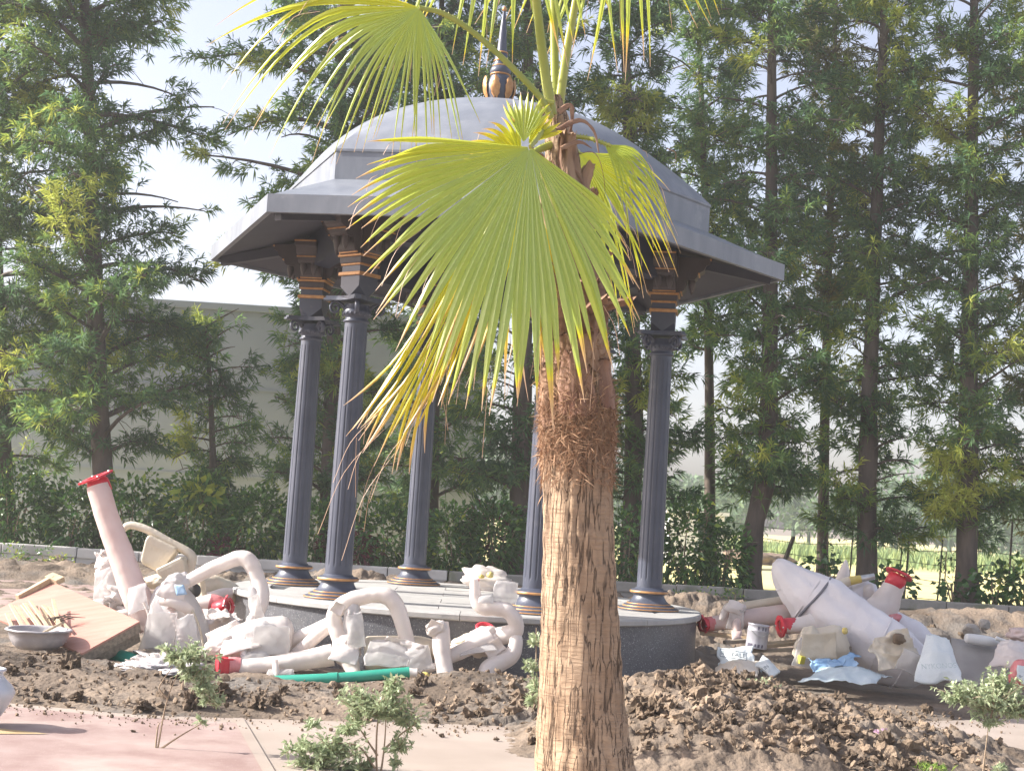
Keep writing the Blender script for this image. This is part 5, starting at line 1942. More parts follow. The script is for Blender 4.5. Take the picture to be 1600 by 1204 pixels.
# ---- pink plywood panel (shuttering board on battens), left
pa, pb_, pc, pd = at(128, 1020, 11.75), at(218, 970, 12.25), at(82, 908, 13.6), at(-20, 960, 13.0)
t = thing('plywood_shuttering', 'tilted pink plywood shuttering panel on timber battens', 'plywood panel', (pa.x, 12.4, gz(pa.x, 12.4)))
nrm = (pb_ - pa).cross(pd - pa).normalized()
if nrm.z < 0:
    nrm = -nrm
b = MB()
th = .018
V = [pa, pb_, pc, pd] + [v - nrm * th for v in (pa, pb_, pc, pd)]
b.add([list(v) for v in V], [[0, 1, 2, 3], [7, 6, 5, 4], [0, 4, 5, 1], [1, 5, 6, 2], [2, 6, 7, 3], [3, 7, 4, 0]], smooth=False)
b.build('panel', M['ply'], t)


def batten(p0, p1, w, h, m, t_, name='batten'):
    d = p1 - p0
    x = d.normalized()
    y = nrm.cross(x).normalized()
    R = Matrix((x, y, nrm)).transposed()
    b_ = MB()
    box(b_, (p0 + p1) / 2, (d.length, w, h), R, bev=.004)
    return b_.build(name, m, t_)


off = nrm * (th + .045)
batten(pa - off + (pd - pa).normalized() * .04, pb_ - off + (pd - pa).normalized() * .04, .05, .075, M['woodgrey'], t)
batten(pa - nrm * .16 + (pd - pa).normalized() * .12, pb_ - nrm * .16 + (pd - pa).normalized() * .10, .06, .09, M['woodgrey'], t)
batten(pb_ - off + (pc - pb_).normalized() * .1, pc - off, .05, .07, M['woodgrey'], t)
batten(at(28, 938, 13.3) + nrm * .03, at(84, 907, 13.6) + nrm * .03, .05, .05, M['woodpale'], t)
b = MB()
e0, e1 = at(78, 905, 13.62), at(96, 912, 13.55)
batten(e0 + nrm * .03, e1 + nrm * .03, .10, .05, M['woodpale'], t)

# basin with slats and a stick
cb = at(60, 1000, 11.9)
zb = gz(cb.x, 11.9) + .05
t = thing('basin', 'shallow grey plastic basin standing on the soil by the plywood panel', 'basin', (cb.x, 11.9, zb))
b = MB()
lathe(b, [(0, .012), (.16, .012), (.21, .05), (.235, .10), (.245, .155), (.262, .16), (.272, .168), (.262, .178), (.24, .176), (.228, .16), (.215, .11), (.19, .06), (.15, .03), (0, .028)], 44, Matrix.Translation((cb.x, 11.9, zb)), lump=.006, freq=5)
b.build('bowl', M['pan'], t)
b = MB()
blob(b, (cb.x + .10, 11.98, zb + .10), (.10, .10, .06), None, .3, 3, 3, 3)
b.build('mortar', M['film'], t)
tip_, end_ = at(50, 995, 11.75), at(96, 973, 12.05)
b = MB()
tube(b, [tip_ + Vector((0, .05, -.01)), end_], .012, 8)
tag(recentre(b.build('stick', M['woodpale'])), 'round wooden stick resting across the grey basin', 'stick')
g = np.random.default_rng(31)
for k in range(13):
    x0 = 8 + k * 6.2 + g.uniform(-2, 2)
    p0 = at(x0 + 16 + g.uniform(-6, 14), 984 + g.uniform(-3, 4), 12.18 + .02 * g.uniform(-1, 1))
    p1 = at(x0 - 2 + g.uniform(-8, 8), 940 + g.uniform(-4, 12) + max(0, 3 - k) * 7, 12.75)
    d = p1 - p0
    b = MB()
    box(b, (p0 + p1) / 2 + Vector((0, 0, .012 * (k % 3))), (d.length, .030, .010), d.to_track_quat('X', 'Z').to_matrix(), bev=.002)
    o = b.build('timber_strip', M['woodpale'])
    ordn = 'first second third fourth fifth sixth seventh eighth ninth tenth eleventh twelfth thirteenth'.split()[k]
    tag(o, ordn + ' pale thin timber slat of the fan behind the basin, counting from its left end', 'slat', 'thin timber slats fanned behind the basin')
b = MB()
for k in range(6):
    p0 = at(74 + 4 * k, 966 + 2 * (k % 3), 12.35)
    p1 = p0 + Vector((g.uniform(.1, .3), g.uniform(-.05, .1), g.uniform(.0, .05)))
    tube(b, [p0, (p0 + p1) / 2 + Vector((0, 0, .02)), p1], [.006, .005, .002], 5)
tag(recentre(b.build('dry_twigs', M['bark'])), 'dry brown twig cluster lying on the pink plywood', 'twigs')
# pale glazed pot at the left edge, foreground
c = at(-27, 1128, 9.0)
t = thing('glazed_pot', 'pale bluish glazed pot cut off at the left picture edge', 'pot', (c.x, 9.0, 0))
b = MB()
lathe(b, [(.0, 0), (.06, 0), (.085, .03), (.135, .10), (.172, .17), (.182, .20), (.165, .24), (.125, .28), (.10, .31), (.095, .33), (.105, .345), (.095, .345), (.08, .33), (0, .32)], 40, Matrix.Translation((c.x, 9.0, .005)), lump=.008, freq=6)
b.build('body', M['vase'], t)
b = MB()
lathe(b, [(.095, .335), (.112, .34), (.112, .355), (.095, .355)], 40, Matrix.Translation((c.x, 9.0, .005)), closed=True)
b.build('rim', M['vase'], t)

# ---- right-hand group
p = at(1190, 985, 14.6)
t = thing('wrapped_pole', 'long pinkish wrapped pole with red flange touching the plinth', 'wrapped pole', (p.x, 14.6, gz(p.x, 14.6)), LAMPG)
ptube(t, 'shaft', [(1112, 974, 14.5, 11), (1130, 971, 14.5, 12), (1150, 968, 14.55, 15), (1200, 962, 14.6, 15), (1260, 953, 14.7, 14.5), (1300, 948, 14.75, 14)], M['filmpink'], lump=.05, seed=81, wrap=.01, seg=18)
flange(t, at(1099, 976, 14.45), at(1099, 976, 14.45) - at(1150, 968, 14.6), .105)
ptube(t, 'red_sleeve', [(1103, 975, 14.47, 12), (1112, 974, 14.5, 11.5), (1118, 973, 14.5, 11)], M['redwrap'], lump=.06, seed=5)
lump(t, 'film_knot', 1148, 951, 14.5, (17, 13), M['film'], None, amp=.25, freq=2.6, seed=82, ridge=.25)
ptube(t, 'film_tail', [(1136, 948, 14.45, 6), (1130, 960, 14.4, 5), (1126, 968, 14.4, 4)], M['film'], lump=.2, seed=5)
ptube(t, 'film_tail', [(1152, 960, 14.42, 8), (1151, 980, 14.38, 7), (1152, 994, 14.35, 6)], M['filmpink'], lump=.2, seed=6)
ptube(t, 'second_arm', [(1160, 948, 14.7, 8), (1200, 941, 14.75, 7), (1245, 934, 14.8, 7), (1275, 930, 14.85, 7)], M['filmcream'], lump=.04, seed=83)

p = at(1270, 1035, 14.0)
t = thing('wrapped_street_lamp', 'cream-wrapped lamp head with red lugged flange beside the paint tin', 'lamp head', (p.x, 14.0, gz(p.x, 14)), LAMPG)
flange(t, at(1221, 978, 13.95), at(1221, 978, 13.95) - at(1262, 974, 14.0), .125, holes=2)
ptube(t, 'neck', [(1226, 978, 13.95, 11), (1245, 977, 13.97, 12), (1268, 972, 14.0, 14)], M['film'], lump=.05, seed=91)
b = MB()
ax = axis_matrix(at(1248, 1014, 13.85), at(1322, 1006, 13.95) - at(1248, 1014, 13.85))
s_ = 13.9 / F_PX
lathe(b, [(0, 0), (20 * s_, 2 * s_), (28 * s_, 12 * s_), (30 * s_, 35 * s_), (31 * s_, 60 * s_), (29 * s_, 72 * s_), (20 * s_, 75 * s_), (0, 75 * s_)], 32, ax, lump=.028, freq=6, seed=7)
b.build('head', M['filmcream'], t)
b = MB()
lathe(b, [(0, 0), (.028, 0), (.034, .01), (.03, .03), (0, .032)], 18, axis_matrix(at(1318, 985, 13.75), Vector((.7, -.7, .1))))
b.build('yellow_cap', M['khaki'], t)
lump(t, 'hanging_film', 1262, 1010, 13.75, (20, 32), M['filmcream'], tilt(14), amp=.2, freq=2.5, seed=93, ridge=.2, depth=8)

# long spindle bundle
p = at(1340, 1045, 13.9)
t = thing('wrapped_bundle', 'large pale spindle-shaped cloth-wrapped bundle tied with a grey strap', 'wrapped bundle', (p.x, 13.9, gz(p.x, 13.9)), LAMPG)
P = [(*at(x, y, Y), r * Y / F_PX) for x, y, Y, r in [(1212, 878, 14.6, 8), (1220, 888, 14.55, 19), (1238, 908, 14.5, 31), (1264, 932, 14.4, 42), (1295, 956, 14.3, 50), (1330, 985, 14.2, 54), (1365, 1008, 14.1, 54), (1400, 1028, 14.0, 48), (1430, 1042, 13.95, 36), (1448, 1050, 13.95, 20)]]
S = smooth_path(P, 8)
b = MB()
tube(b, S[:, :3], S[:, 3], 56, lump=.085, freq=3.6, seed=12, flat=.72, mod=lambda t_, a_: 1 + .03 * np.sin(a_ * 5 + t_ * 3) + .018 * np.sin(a_ * 11 - t_ * 7))
b.build('wrap', M['filmlilac'], t)
lump(t, 'tip', 1212, 878, 14.58, (5, 5), M['woodpale'], sub=2)
i0 = 27
fr_ = frames(S[:, :3])
b = MB()
c_, tt, u, w = fr_[i0]
loop = [c_ + tt * (.03 * math.sin(2 * th)) + u * (math.cos(th) * S[i0, 3] * 1.03) + w * (math.sin(th) * S[i0, 3] * .745) for th in np.linspace(0, 2 * math.pi, 41)]
tube(b, loop, .013, 8, caps=False)
b.build('strap', M['strap'], t)
for k, (i_, ph) in enumerate([(14, .4), (24, .1), (50, -.3), (58, .2)]):      # taped seams round the wrap
    c_, tt, u, w = fr_[i_]
    b = MB()
    loop = [c_ + tt * (.05 * math.sin(th + ph)) + u * (math.cos(th) * S[i_, 3] * 1.028) + w * (math.sin(th) * S[i_, 3] * .742) for th in np.linspace(0, 2 * math.pi, 33)]
    tube(b, loop, .006, 5, caps=False)
    b.build('seam', M['filmlilac'], t)
b = MB()
sheet(b, [at(1355, 1000, 13.55), at(1415, 985, 13.6), at(1440, 1035, 13.5), at(1370, 1050, 13.4)], 28, 24, .035, 6, 17, .2, ridged=True)
b.build('loose_cloth', M['filmcream'], t)
lump(t, 'knot', 1404, 998, 13.5, (10, 9), M['clod'], amp=.3, seed=3, sub=3)

p = at(1395, 985, 14.9)
t = thing('wrapped_pole', 'white-wrapped pole tilted upwards with red flange, behind the pale bundle', 'wrapped pole', (p.x, 14.9, gz(p.x, 14.9)), LAMPG)
ptube(t, 'shaft', [(1400, 908, 14.8, 15), (1393, 922, 14.8, 18), (1383, 942, 14.82, 23), (1372, 962, 14.85, 30), (1372, 985, 14.9, 34)], M['film'], lump=.06, seed=101, seg=22)
ptube(t, 'red_sleeve', [(1403, 899, 14.8, 13), (1400, 907, 14.8, 15), (1398, 912, 14.8, 16.2)], M['redwrap'], lump=.05, seed=4)
flange(t, at(1404, 898, 14.8), at(1404, 898, 14.8) - at(1384, 945, 14.7) + Vector((0, -.05, 0)), .165, holes=2)
ptube(t, 'body', [(1385, 968, 14.85, 20), (1410, 985, 14.8, 25), (1435, 1002, 14.75, 25), (1456, 1018, 14.7, 18)], M['filmlilac'], lump=.08, seed=102, seg=20)
lump(t, 'pink_fold', 1397, 966, 14.6, (12, 8), M['redwrap'], tilt(-30), amp=.35, seed=6, ridge=.2, sub=3)
p = at(1340, 940, 15.3)
t = thing('cloth_bundle', 'crumpled pale cloth with a white spike and an amber arm end behind the bundle', 'cloth bundle', (p.x, 15.3, gz(p.x, 15.3)))
lump(t, 'cloth', 1340, 935, 15.3, (38, 30), M['filmlilac'], tilt(12), amp=.25, freq=2.4, seed=111, ridge=.25)
lump(t, 'cloth', 1368, 950, 15.25, (30, 25), M['filmlilac'], tilt(25), amp=.25, freq=2.4, seed=112, ridge=.25)
ptube(t, 'spike', [(1314, 912, 15.3, 12), (1319, 895, 15.3, 9), (1321, 880, 15.3, 4), (1322, 874, 15.3, 1)], M['film'], lump=.1, seed=7)
ptube(t, 'arm', [(1298, 926, 15.1, 9), (1312, 914, 15.1, 8), (1330, 906, 15.1, 7)], M['filmcream'], lump=.06, seed=8)
ptube(t, 'arm_end', [(1328, 907, 15.08, 7), (1345, 904, 15.08, 6)], M['khaki'], lump=.05, seed=8)
ptube(t, 'steel_tip', [(1344, 904, 15.08, 5.5), (1366, 900, 15.08, 5)], M['steel'], lump=.02, seed=8)
ptube(t, 'flap', [(1362, 912, 15.1, 3), (1358, 920, 15.1, 9), (1356, 932, 15.1, 8)], M['film'], lump=.2, seed=18)
lump(t, 'flap', 1290, 925, 14.95, (14, 12), M['filmlilac'], tilt(30), amp=.3, seed=9, ridge=.3, power=.7)

# paint tin
c = at(1181, 1012, 13.9)
t = thing('paint_tin', 'dented grey paint tin with dark printed bands standing on the boards', 'paint tin', (c.x, 13.9, c.z))
Mx = Matrix.Translation(c) @ Matrix.Rotation(.10, 4, 'Y')
b = MB()
lathe(b, [(0, 0), (.100, 0), (.104, .006), (.102, .012), (.102, .165), (.105, .17), (.102, .176), (.102, .215), (.108, .222), (.108, .232), (.095, .234), (.090, .224), (0, .224)], 36, Mx, lump=.003, freq=9)
b.build('can', M['tin'], t)
for k, (aa, wd, z0, z1) in enumerate([(-2.4, .35, .012, .045), (-1.85, .12, .014, .045), (-1.55, .15, .014, .045), (-1.2, .12, .014, .045), (-1.75, .13, .178, .212), (-1.35, .10, .178, .212), (-1.05, .13, .178, .212)]):
    b = MB()
    V = []
    for z in (z0, z1):
        for i in range(6):
            th = aa + wd * (i / 5 - .5) * 2 * .7
            V.append(tuple(Mx @ Vector((.1065 * math.cos(th), .1065 * math.sin(th), z))))
    b.add(V, [[i, i + 1, 7 + i, 6 + i] for i in range(5)], smooth=False)
    b.build('printed_band', M['tindark'], t)
b = MB()
tube(b, [Mx @ Vector((.106 * math.cos(th), .106 * math.sin(th), .19 - .07 * math.sin((th + math.pi) / 1.0) ** 2)) + Vector((0, -.012, 0)) for th in np.linspace(-math.pi + .2, -.2, 16)], .003, 6)
b.build('handle', M['steel'], t)

# boards under the tin
for k, (a0, a1, w, m, lb) in enumerate([((1096, 988, 14.5), (1185, 998, 14.3), .16, 'wood', 'orange-brown timber board lying between plinth and paint tin'),
                                        ((1132, 1003, 14.1), (1176, 1000, 14.2), .07, 'woodgrey', 'short weathered timber offcut in front of the board'),
                                        ((1190, 1008, 14.4), (1275, 1000, 14.6), .20, 'woodpale', 'pale splintered board behind the paint tin'),
                                        ((1110, 1018, 13.9), (1330, 1012, 13.9), .05, 'woodgrey', 'long dark lath lying behind the printed sack')]):
    p0, p1 = at(*a0), at(*a1)
    d = p1 - p0
    b = MB()
    box(b, (p0 + p1) / 2, (d.length, w, .035), d.to_track_quat('X', 'Z').to_matrix(), bev=.004)
    tag(recentre(b.build('timber_board', M[m])), lb, 'board')


def text_part(t, body, loc, R, size, m, extrude=.0006):
    cu = bpy.data.curves.new('lettering', 'FONT')
    cu.body = body
    cu.size = size
    cu.align_x = 'CENTER'
    cu.align_y = 'CENTER'
    cu.extrude = extrude
    tmp = bpy.data.objects.new('tmp', cu)
    C.objects.link(tmp)
    dg = bpy.context.evaluated_depsgraph_get()
    me = bpy.data.meshes.new_from_object(tmp.evaluated_get(dg))
    bpy.data.objects.remove(tmp)
    me.name = 'lettering'
    me.materials.clear()
    me.materials.append(m)
    me.transform(Matrix.Translation(Vector(loc) - ORG[t]) @ R.to_4x4())
    o = bpy.data.objects.new('lettering', me)
    C.objects.link(o)
    o.parent = t
    return o


def face_cam(rot_deg=0.0, lean=0.0):
    """text plane that faces the viewer: x right, y up, turned in its plane and leaning back"""
    return (Matrix.Rotation(-lean, 3, 'X') @ Matrix.Rotation(math.radians(-rot_deg), 3, 'Y') @ Matrix.Rotation(math.pi / 2, 3, 'X'))


def frame_rect(t, loc, R, w, h, lw, m):
    b_ = MB()
    for (x, y, a_, c_) in ((0, h / 2, w, lw), (0, -h / 2, w, lw), (-w / 2, 0, lw, h), (w / 2, 0, lw, h)):
        V = [(x - a_ / 2, y - c_ / 2, .0005), (x + a_ / 2, y - c_ / 2, .0005), (x + a_ / 2, y + c_ / 2, .0005), (x - a_ / 2, y + c_ / 2, .0005)]
        b_.add([tuple(R @ Vector(v) + Vector(loc)) for v in V], [[0, 1, 2, 3]], smooth=False)
    return b_.build('printed_frame', m, t)


# sacks
def sack(name, label, cat, c4, m, amp, seed, bulge, thick=.02, n=(26, 22), edge=.12):
    mid = sum((Vector(p) for p in c4), Vector()) / 4
    t_ = thing(name, label, cat, (mid.x, mid.y, min(p.z for p in c4)))
    b_ = MB()
    sheet(b_, c4, n[0], n[1], amp, 6, seed, edge, thick, ridged=True, bulge=bulge)
    b_.build('sheet', m, t_)
    return t_


t = sack('printed_sack', 'crumpled white printed sack with framed lettering in front of the boards', 'sack', [at(1124, 1042, 13.45), at(1182, 1042, 13.4), at(1178, 1012, 13.6), at(1122, 1012, 13.62)], M['sackwhite'], .012, 3, .05)
lc = at(1146, 1022, 13.27)
Rl = face_cam(-6, .6)
text_part(t, 'ROYALE', lc, Rl, .062, M['ink'])
frame_rect(t, lc, Rl, .245, .075, .006, M['ink'])
t = sack('cream_sack', 'flattened cream sack half buried at the crest of the brown soil heap', 'sack', [at(1112, 1060, 13.2), at(1185, 1056, 13.2), at(1188, 1036, 13.45), at(1122, 1040, 13.45)], M['sackcream'], .02, 5, .07)
t = sack('small_sack', 'small torn white packet with black lettering pointing to the soil', 'packet', [at(1180, 1040, 13.35), at(1206, 1058, 13.2), at(1218, 1050, 13.3), at(1192, 1024, 13.55)], M['sackwhite'], .012, 7, .035)
text_part(t, 'AUN', at(1194, 1044, 13.20), face_cam(42, .7), .05, M['ink'])
t = thing('blue_cloth', 'bunched sky-blue cloth below the cream-wrapped lamp head', 'cloth', tuple(at(1300, 1042, 13.5)))
for k, c4 in enumerate([[(1268, 1044), (1300, 1046), (1305, 1028), (1266, 1026)], [(1295, 1042), (1340, 1036), (1338, 1018), (1300, 1030)]]):
    b = MB()
    sheet(b, [at(x, y, 13.55 - .1 * (i < 2)) for i, (x, y) in enumerate(c4)], 18, 14, .03, 9, 60 + k, .3, ridged=True)
    b.build('fold', M['blue'], t)
t = sack('pale_blue_sheet', 'pale blue-white plastic sheet spread over the ground under the bundle', 'plastic sheet', [at(1240, 1062, 13.2), at(1362, 1066, 13.1), at(1392, 1056, 13.5), at(1318, 1036, 13.6)], M['paleblue'], .02, 9, .06, .006)
t = sack('leaning_sack', 'tall white woven sack with faded grey-green lettering leaning on the cement board', 'sack', [at(1428, 1070, 13.2), at(1504, 1062, 13.2), at(1484, 995, 13.5), at(1446, 992, 13.5)], M['sackwhite'], .010, 11, .05, .01)
text_part(t, 'NYKONOS', at(1467, 1040, 13.06), face_cam(6, .32), .066, M['inkpale'])
text_part(t, 'PLASTER', at(1458, 1052, 13.08), face_cam(7, .32), .035, M['inkpale']) if False else None
c4 = [at(1490, 1072, 13.55), at(1580, 1072, 13.5), at(1582, 1012, 14.0), at(1486, 998, 14.0)]
t = thing('cement_board', 'grey cement board propped behind the tall white sack', 'board', tuple(c4[0]))
b = MB()
sheet(b, c4, 6, 6, .002, 4, 2, 0, .02)
b.build('board', M['slab'], t)
# white jug, bag and red packet at the right edge
c = at(1534, 1000, 13.9)
t = thing('white_jug', 'white plastic jug lying on top of the grey cement board', 'jug', tuple(c))
b = MB()
ax = axis_matrix(at(1508, 996, 13.85), at(1562, 1004, 13.9) - at(1508, 996, 13.85))
s_ = 13.9 / F_PX
lathe(b, [(0, 0), (9 * s_, .0), (12 * s_, 3 * s_), (13 * s_, 20 * s_), (13 * s_, 40 * s_), (9 * s_, 50 * s_), (5 * s_, 53 * s_), (5 * s_, 58 * s_), (0, 58 * s_)], 4, ax, phase=.785, smooth=True)
o = b.build('body', M['jug'], t)
ss = o.modifiers.new('soft', 'SUBSURF')
ss.levels = ss.render_levels = 2
b = MB()
tube(b, smooth_path([tuple(at(x, y, 13.78)) for x, y in ((1556, 996), (1566, 1000), (1578, 1003), (1600, 1006))], 4), .02, 8)
b.build('handle', M['jug'], t)
t = sack('white_bag', 'white plastic bag hanging over the edge of the cement board', 'bag', [at(1546, 1040, 13.5), at(1610, 1042, 13.4), at(1612, 1004, 13.7), at(1564, 1000, 13.7)], M['film'], .02, 13, .07, .006)
c = at(1590, 1050, 13.2)
t = thing('red_white_packet', 'rounded red and white packet at the picture edge beneath the white bag', 'packet', tuple(at(1592, 1078, 13.2)))
b = MB()
blob(b, at(1598, 1054, 13.25), (.125, .09, .135), tilt(15), .08, 2, 3, 4, .8)
b.build('packet', M['redwrap'], t)
b = MB()
sheet(b, [at(1588, 1058, 13.08), at(1606, 1075, 13.08), at(1612, 1040, 13.12), at(1590, 1038, 13.12)], 8, 8, .004, 8, 3, .1, .004)
b.build('white_print', M['sackwhite'], t)
text_part(t, 'R', at(1595, 1056, 13.05), face_cam(60, .1), .045, M['ink'])
lump(thing('plastic_scrap', 'pinkish plastic heap at the picture edge above the white bag', 'plastic', tuple(at(1590, 1000, 14.3))), 'film', 1596, 992, 14.3, (22, 12), M['filmpink'], amp=.3, seed=5, ridge=.2)
c = at(1252, 1030, 13.6)
b = MB()
box(b, c, (.06, .05, .075), eul(.2, .1, .5), bev=.006)
tag(recentre(b.build('small_box', M['yellowbox'])), 'tiny olive-yellow box on the grey mud', 'box')
for k, (px, py, s) in enumerate([(1518, 984, .10), (1538, 975, .085)]):
    b = MB()
    blob(b, at(px, py, 16.4), (s, s * .8, s * .75), eul(.3, .2, k), .16, 1.6, 40 + k, 2, .75, .1, smooth=False)
    tag(recentre(b.build('concrete_lump', M['stone'])), ['larger pale concrete lump on the soil bank behind the jug', 'smaller pale concrete lump on the soil bank behind the jug'][k], 'concrete lump')

# torn film trailing from the wrapped posts
def torn(owner_name, k0, items):
    owner = [o for o in bpy.data.objects if o.get('label') == owner_name][0]
    for k, (x, y, Y, w, h, an, mm) in enumerate(items):
        s2 = Y / F_PX
        c_ = at(x, y, Y)
        Rt = tilt(an) @ Matrix.Rotation(.5 * math.sin(k0 + k * 2.1), 3, 'X')
        c4_ = [c_ + Rt @ Vector((dx * w * s2, dy * w * s2 * .5, dz * h * s2)) for dx, dy, dz in ((-1, -.6, -1), (1, -.2, -.8), (.8, .5, 1), (-.9, .3, .8))]
        b_ = MB()
        sheet(b_, c4_, 22, 18, .007, 5, k0 * 7 + k, .08, .003, ridged=True, bulge=.02)
        b_.build('torn_film', M[mm], owner)


M['clear'] = mat('clear_wrap_film', (.70, .68, .67), (.82, .80, .79), rough=.25, scale=6, trans=.4, bump=.25, bscale=12)
nt_ = M['clear'].node_tree
out_ = nt_.nodes['Material Output']
last = out_.inputs['Surface'].links[0].from_socket
tp_ = nt_.nodes.new('ShaderNodeBsdfTransparent')
mx_ = nt_.nodes.new('ShaderNodeMixShader')
mx_.inputs[0].default_value = .5
nt_.links.new(last, mx_.inputs[1])
nt_.links.new(tp_.outputs[0], mx_.inputs[2])
nt_.links.new(mx_.outputs[0], out_.inputs['Surface'])
torn('leaning white-wrapped lamp post with red flange on top and bell-shaped foot', 1,
     [(250, 985, 12.3, 26, 34, 10, 'clear'), (292, 990, 12.3, 18, 30, -12, 'clear'), (215, 935, 12.5, 16, 26, -15, 'clear'), (400, 950, 12.35, 10, 26, -14, 'clear'), (270, 925, 12.4, 22, 14, 20, 'film')])
torn('big translucent plastic-bagged lantern lying below the tall curved arm', 2,
     [(425, 1000, 11.95, 32, 24, 5, 'clear'), (375, 1005, 12.0, 30, 16, -18, 'film'), (400, 1025, 11.95, 24, 10, 4, 'clear'), (350, 990, 12.2, 30, 12, -25, 'film')])
torn('white-wrapped lamp post lying on its side with ball joint and arched arm before the plinth', 3,
     [(556, 985, 11.85, 14, 30, -8, 'clear'), (540, 1020, 11.8, 22, 18, 12, 'film'), (528, 950, 11.85, 10, 10, 30, 'film'), (440, 1052, 11.8, 22, 7, 0, 'clear')])
torn('white-wrapped box lantern with short upright stub lying before the plinth', 4,
     [(605, 1020, 11.85, 34, 24, 2, 'clear'), (655, 1030, 11.85, 22, 20, -10, 'clear'), (680, 980, 11.85, 12, 12, 25, 'film')])
torn('double-curved white-wrapped lamp arm with red ring against the plinth near the palm', 5,
     [(745, 1010, 12.0, 28, 14, -14, 'clear'), (772, 1012, 12.0, 16, 12, -30, 'film'), (790, 925, 12.1, 20, 18, 10, 'clear'), (760, 935, 12.05, 12, 10, 0, 'clear')])
torn('crumpled white plastic bundle propped behind the leaning post', 6,
     [(165, 915, 13.2, 18, 30, -6, 'clear'), (195, 905, 13.2, 16, 24, 14, 'film'), (140, 945, 13.1, 24, 10, -8, 'film'), (190, 975, 12.95, 28, 9, -12, 'film')])
torn('long pinkish wrapped pole with red flange touching the plinth', 7,
     [(1150, 968, 14.35, 14, 16, 5, 'clear'), (1148, 948, 14.35, 14, 10, 20, 'film'), (1152, 992, 14.3, 9, 10, 0, 'filmpink')])
torn('cream-wrapped lamp head with red lugged flange beside the paint tin', 8,
     [(1280, 1010, 13.6, 30, 24, -4, 'filmcream'), (1258, 1020, 13.65, 16, 26, 18, 'clear')])
torn('large pale spindle-shaped cloth-wrapped bundle tied with a grey strap', 9,
     [(1425, 1035, 13.45, 22, 18, 25, 'clear')])


# ================================================================== FOREGROUND PLANTS
def sapling(label, stems, leaf_c, n, size, seed, hue=0.0, rad=None, group='young shrubs in the foreground', cat='shrub', name='young_shrub', m='sapling', w=.42, stemr=.007):
    """stems: list of pixel paths (x, y, Y); leaf_c: clumps (x, y, Y, rx, ry) in pixels"""
    g_ = np.random.default_rng(seed)
    p0 = at(*stems[0][0])
    t_ = thing(name, label, cat, (p0.x, p0.y, p0.z), group)
    b_ = MB()
    for st_ in stems:
        P_ = smooth_path([tuple(at(*q)) for q in st_], 5)
        tube(b_, P_, np.linspace(stemr, stemr * .35, len(P_)), 6)
    B, D, LN, TN = [], [], [], []
    tot = sum(c_[3] * c_[4] for c_ in leaf_c)
    for (x, y, Yd, rx, ry) in leaf_c:
        k_ = max(10, int(2.5 * n * rx * ry / tot))
        s = Yd / F_PX
        cc = np.array(at(x, y, Yd))
        # sub-twigs carry the leaves
        ntw = max(4, k_ // 14)
        for q in range(ntw):
            v = g_.standard_normal(3)
            v /= np.linalg.norm(v)
            v[2] = v[2] * .8 + .2
            e = cc + v * np.array([rx, (rx + ry) / 2, ry]) * s * g_.uniform(.4, 1.35)
            o_ = cc + (e - cc) * .15 - np.array([0, 0, ry * s * .5])
            tube(b_, [o_, (o_ + e) / 2 + g_.normal(0, .01, 3), e], [.0025, .002, .001], 3, caps=False)
            m_ = k_ // ntw + 1
            u = g_.uniform(.15, 1.03, m_)
            pp_ = o_ + np.outer(u, e - o_) + g_.normal(0, .006, (m_, 3))
            B.append(pp_)
            D.append(g_.standard_normal((m_, 3)) * .8 + (e - o_) / np.linalg.norm(e - o_) * .7)
            LN.append(g_.uniform(size[0], size[1], m_))
            TN.append(g_.normal(.5 + hue, .2, m_))
    b_.build('stem', M['twig'], t_)
    b_ = MB()
    L_ = np.concatenate(LN)
    leaves(b_, np.concatenate(B), np.concatenate(D), L_, L_ * w * .5, np.concatenate(TN), .15, g_)
    b_.build('foliage', M[m], t_)
    return t_


sapling('thin sapling on the pink paving edge, bare below and leafy on top',
        [[(236, 1225, 8.6), (248, 1160, 8.6), (262, 1090, 8.6), (288, 1030, 8.6)], [(240, 1200, 8.6), (246, 1140, 8.6), (250, 1128, 8.6)], [(250, 1170, 8.6), (280, 1150, 8.6), (318, 1128, 8.6)], [(262, 1090, 8.6), (252, 1080, 8.6), (250, 1070, 8.6), (270, 1040, 8.6)]],
        [(295, 1020, 8.6, 42, 20), (270, 1024, 8.6, 22, 12), (318, 1070, 8.6, 26, 24), (330, 1090, 8.6, 18, 14), (300, 1048, 8.6, 26, 16), (315, 1125, 8.6, 6, 8), (212, 1196, 8.6, 10, 8), (255, 1190, 8.6, 6, 12)], 620, (.026, .05), 201, .05)
sapling('largest bushy young shrub on the cream paving',
        [[(590, 1225, 8.3), (588, 1180, 8.3), (590, 1130, 8.3), (600, 1090, 8.3), (610, 1065, 8.3)], [(592, 1225, 8.3), (600, 1170, 8.3), (604, 1110, 8.3)], [(586, 1200, 8.3), (560, 1165, 8.3), (520, 1160, 8.3)], [(590, 1180, 8.3), (570, 1150, 8.3), (545, 1110, 8.3)], [(600, 1170, 8.3), (628, 1145, 8.3), (650, 1130, 8.3)]],
        [(600, 1100, 8.3, 56, 30), (570, 1095, 8.3, 40, 26), (625, 1160, 8.3, 22, 18), (470, 1165, 8.3, 26, 16), (612, 1072, 8.3, 20, 18), (520, 1165, 8.3, 50, 28), (500, 1190, 8.3, 46, 20), (490, 1128, 8.3, 10, 14), (545, 1130, 8.3, 26, 22), (640, 1120, 8.3, 24, 24), (560, 1195, 8.3, 36, 16), (622, 1188, 8.3, 10, 14), (450, 1172, 8.3, 8, 6)], 1900, (.024, .05), 202, .0)
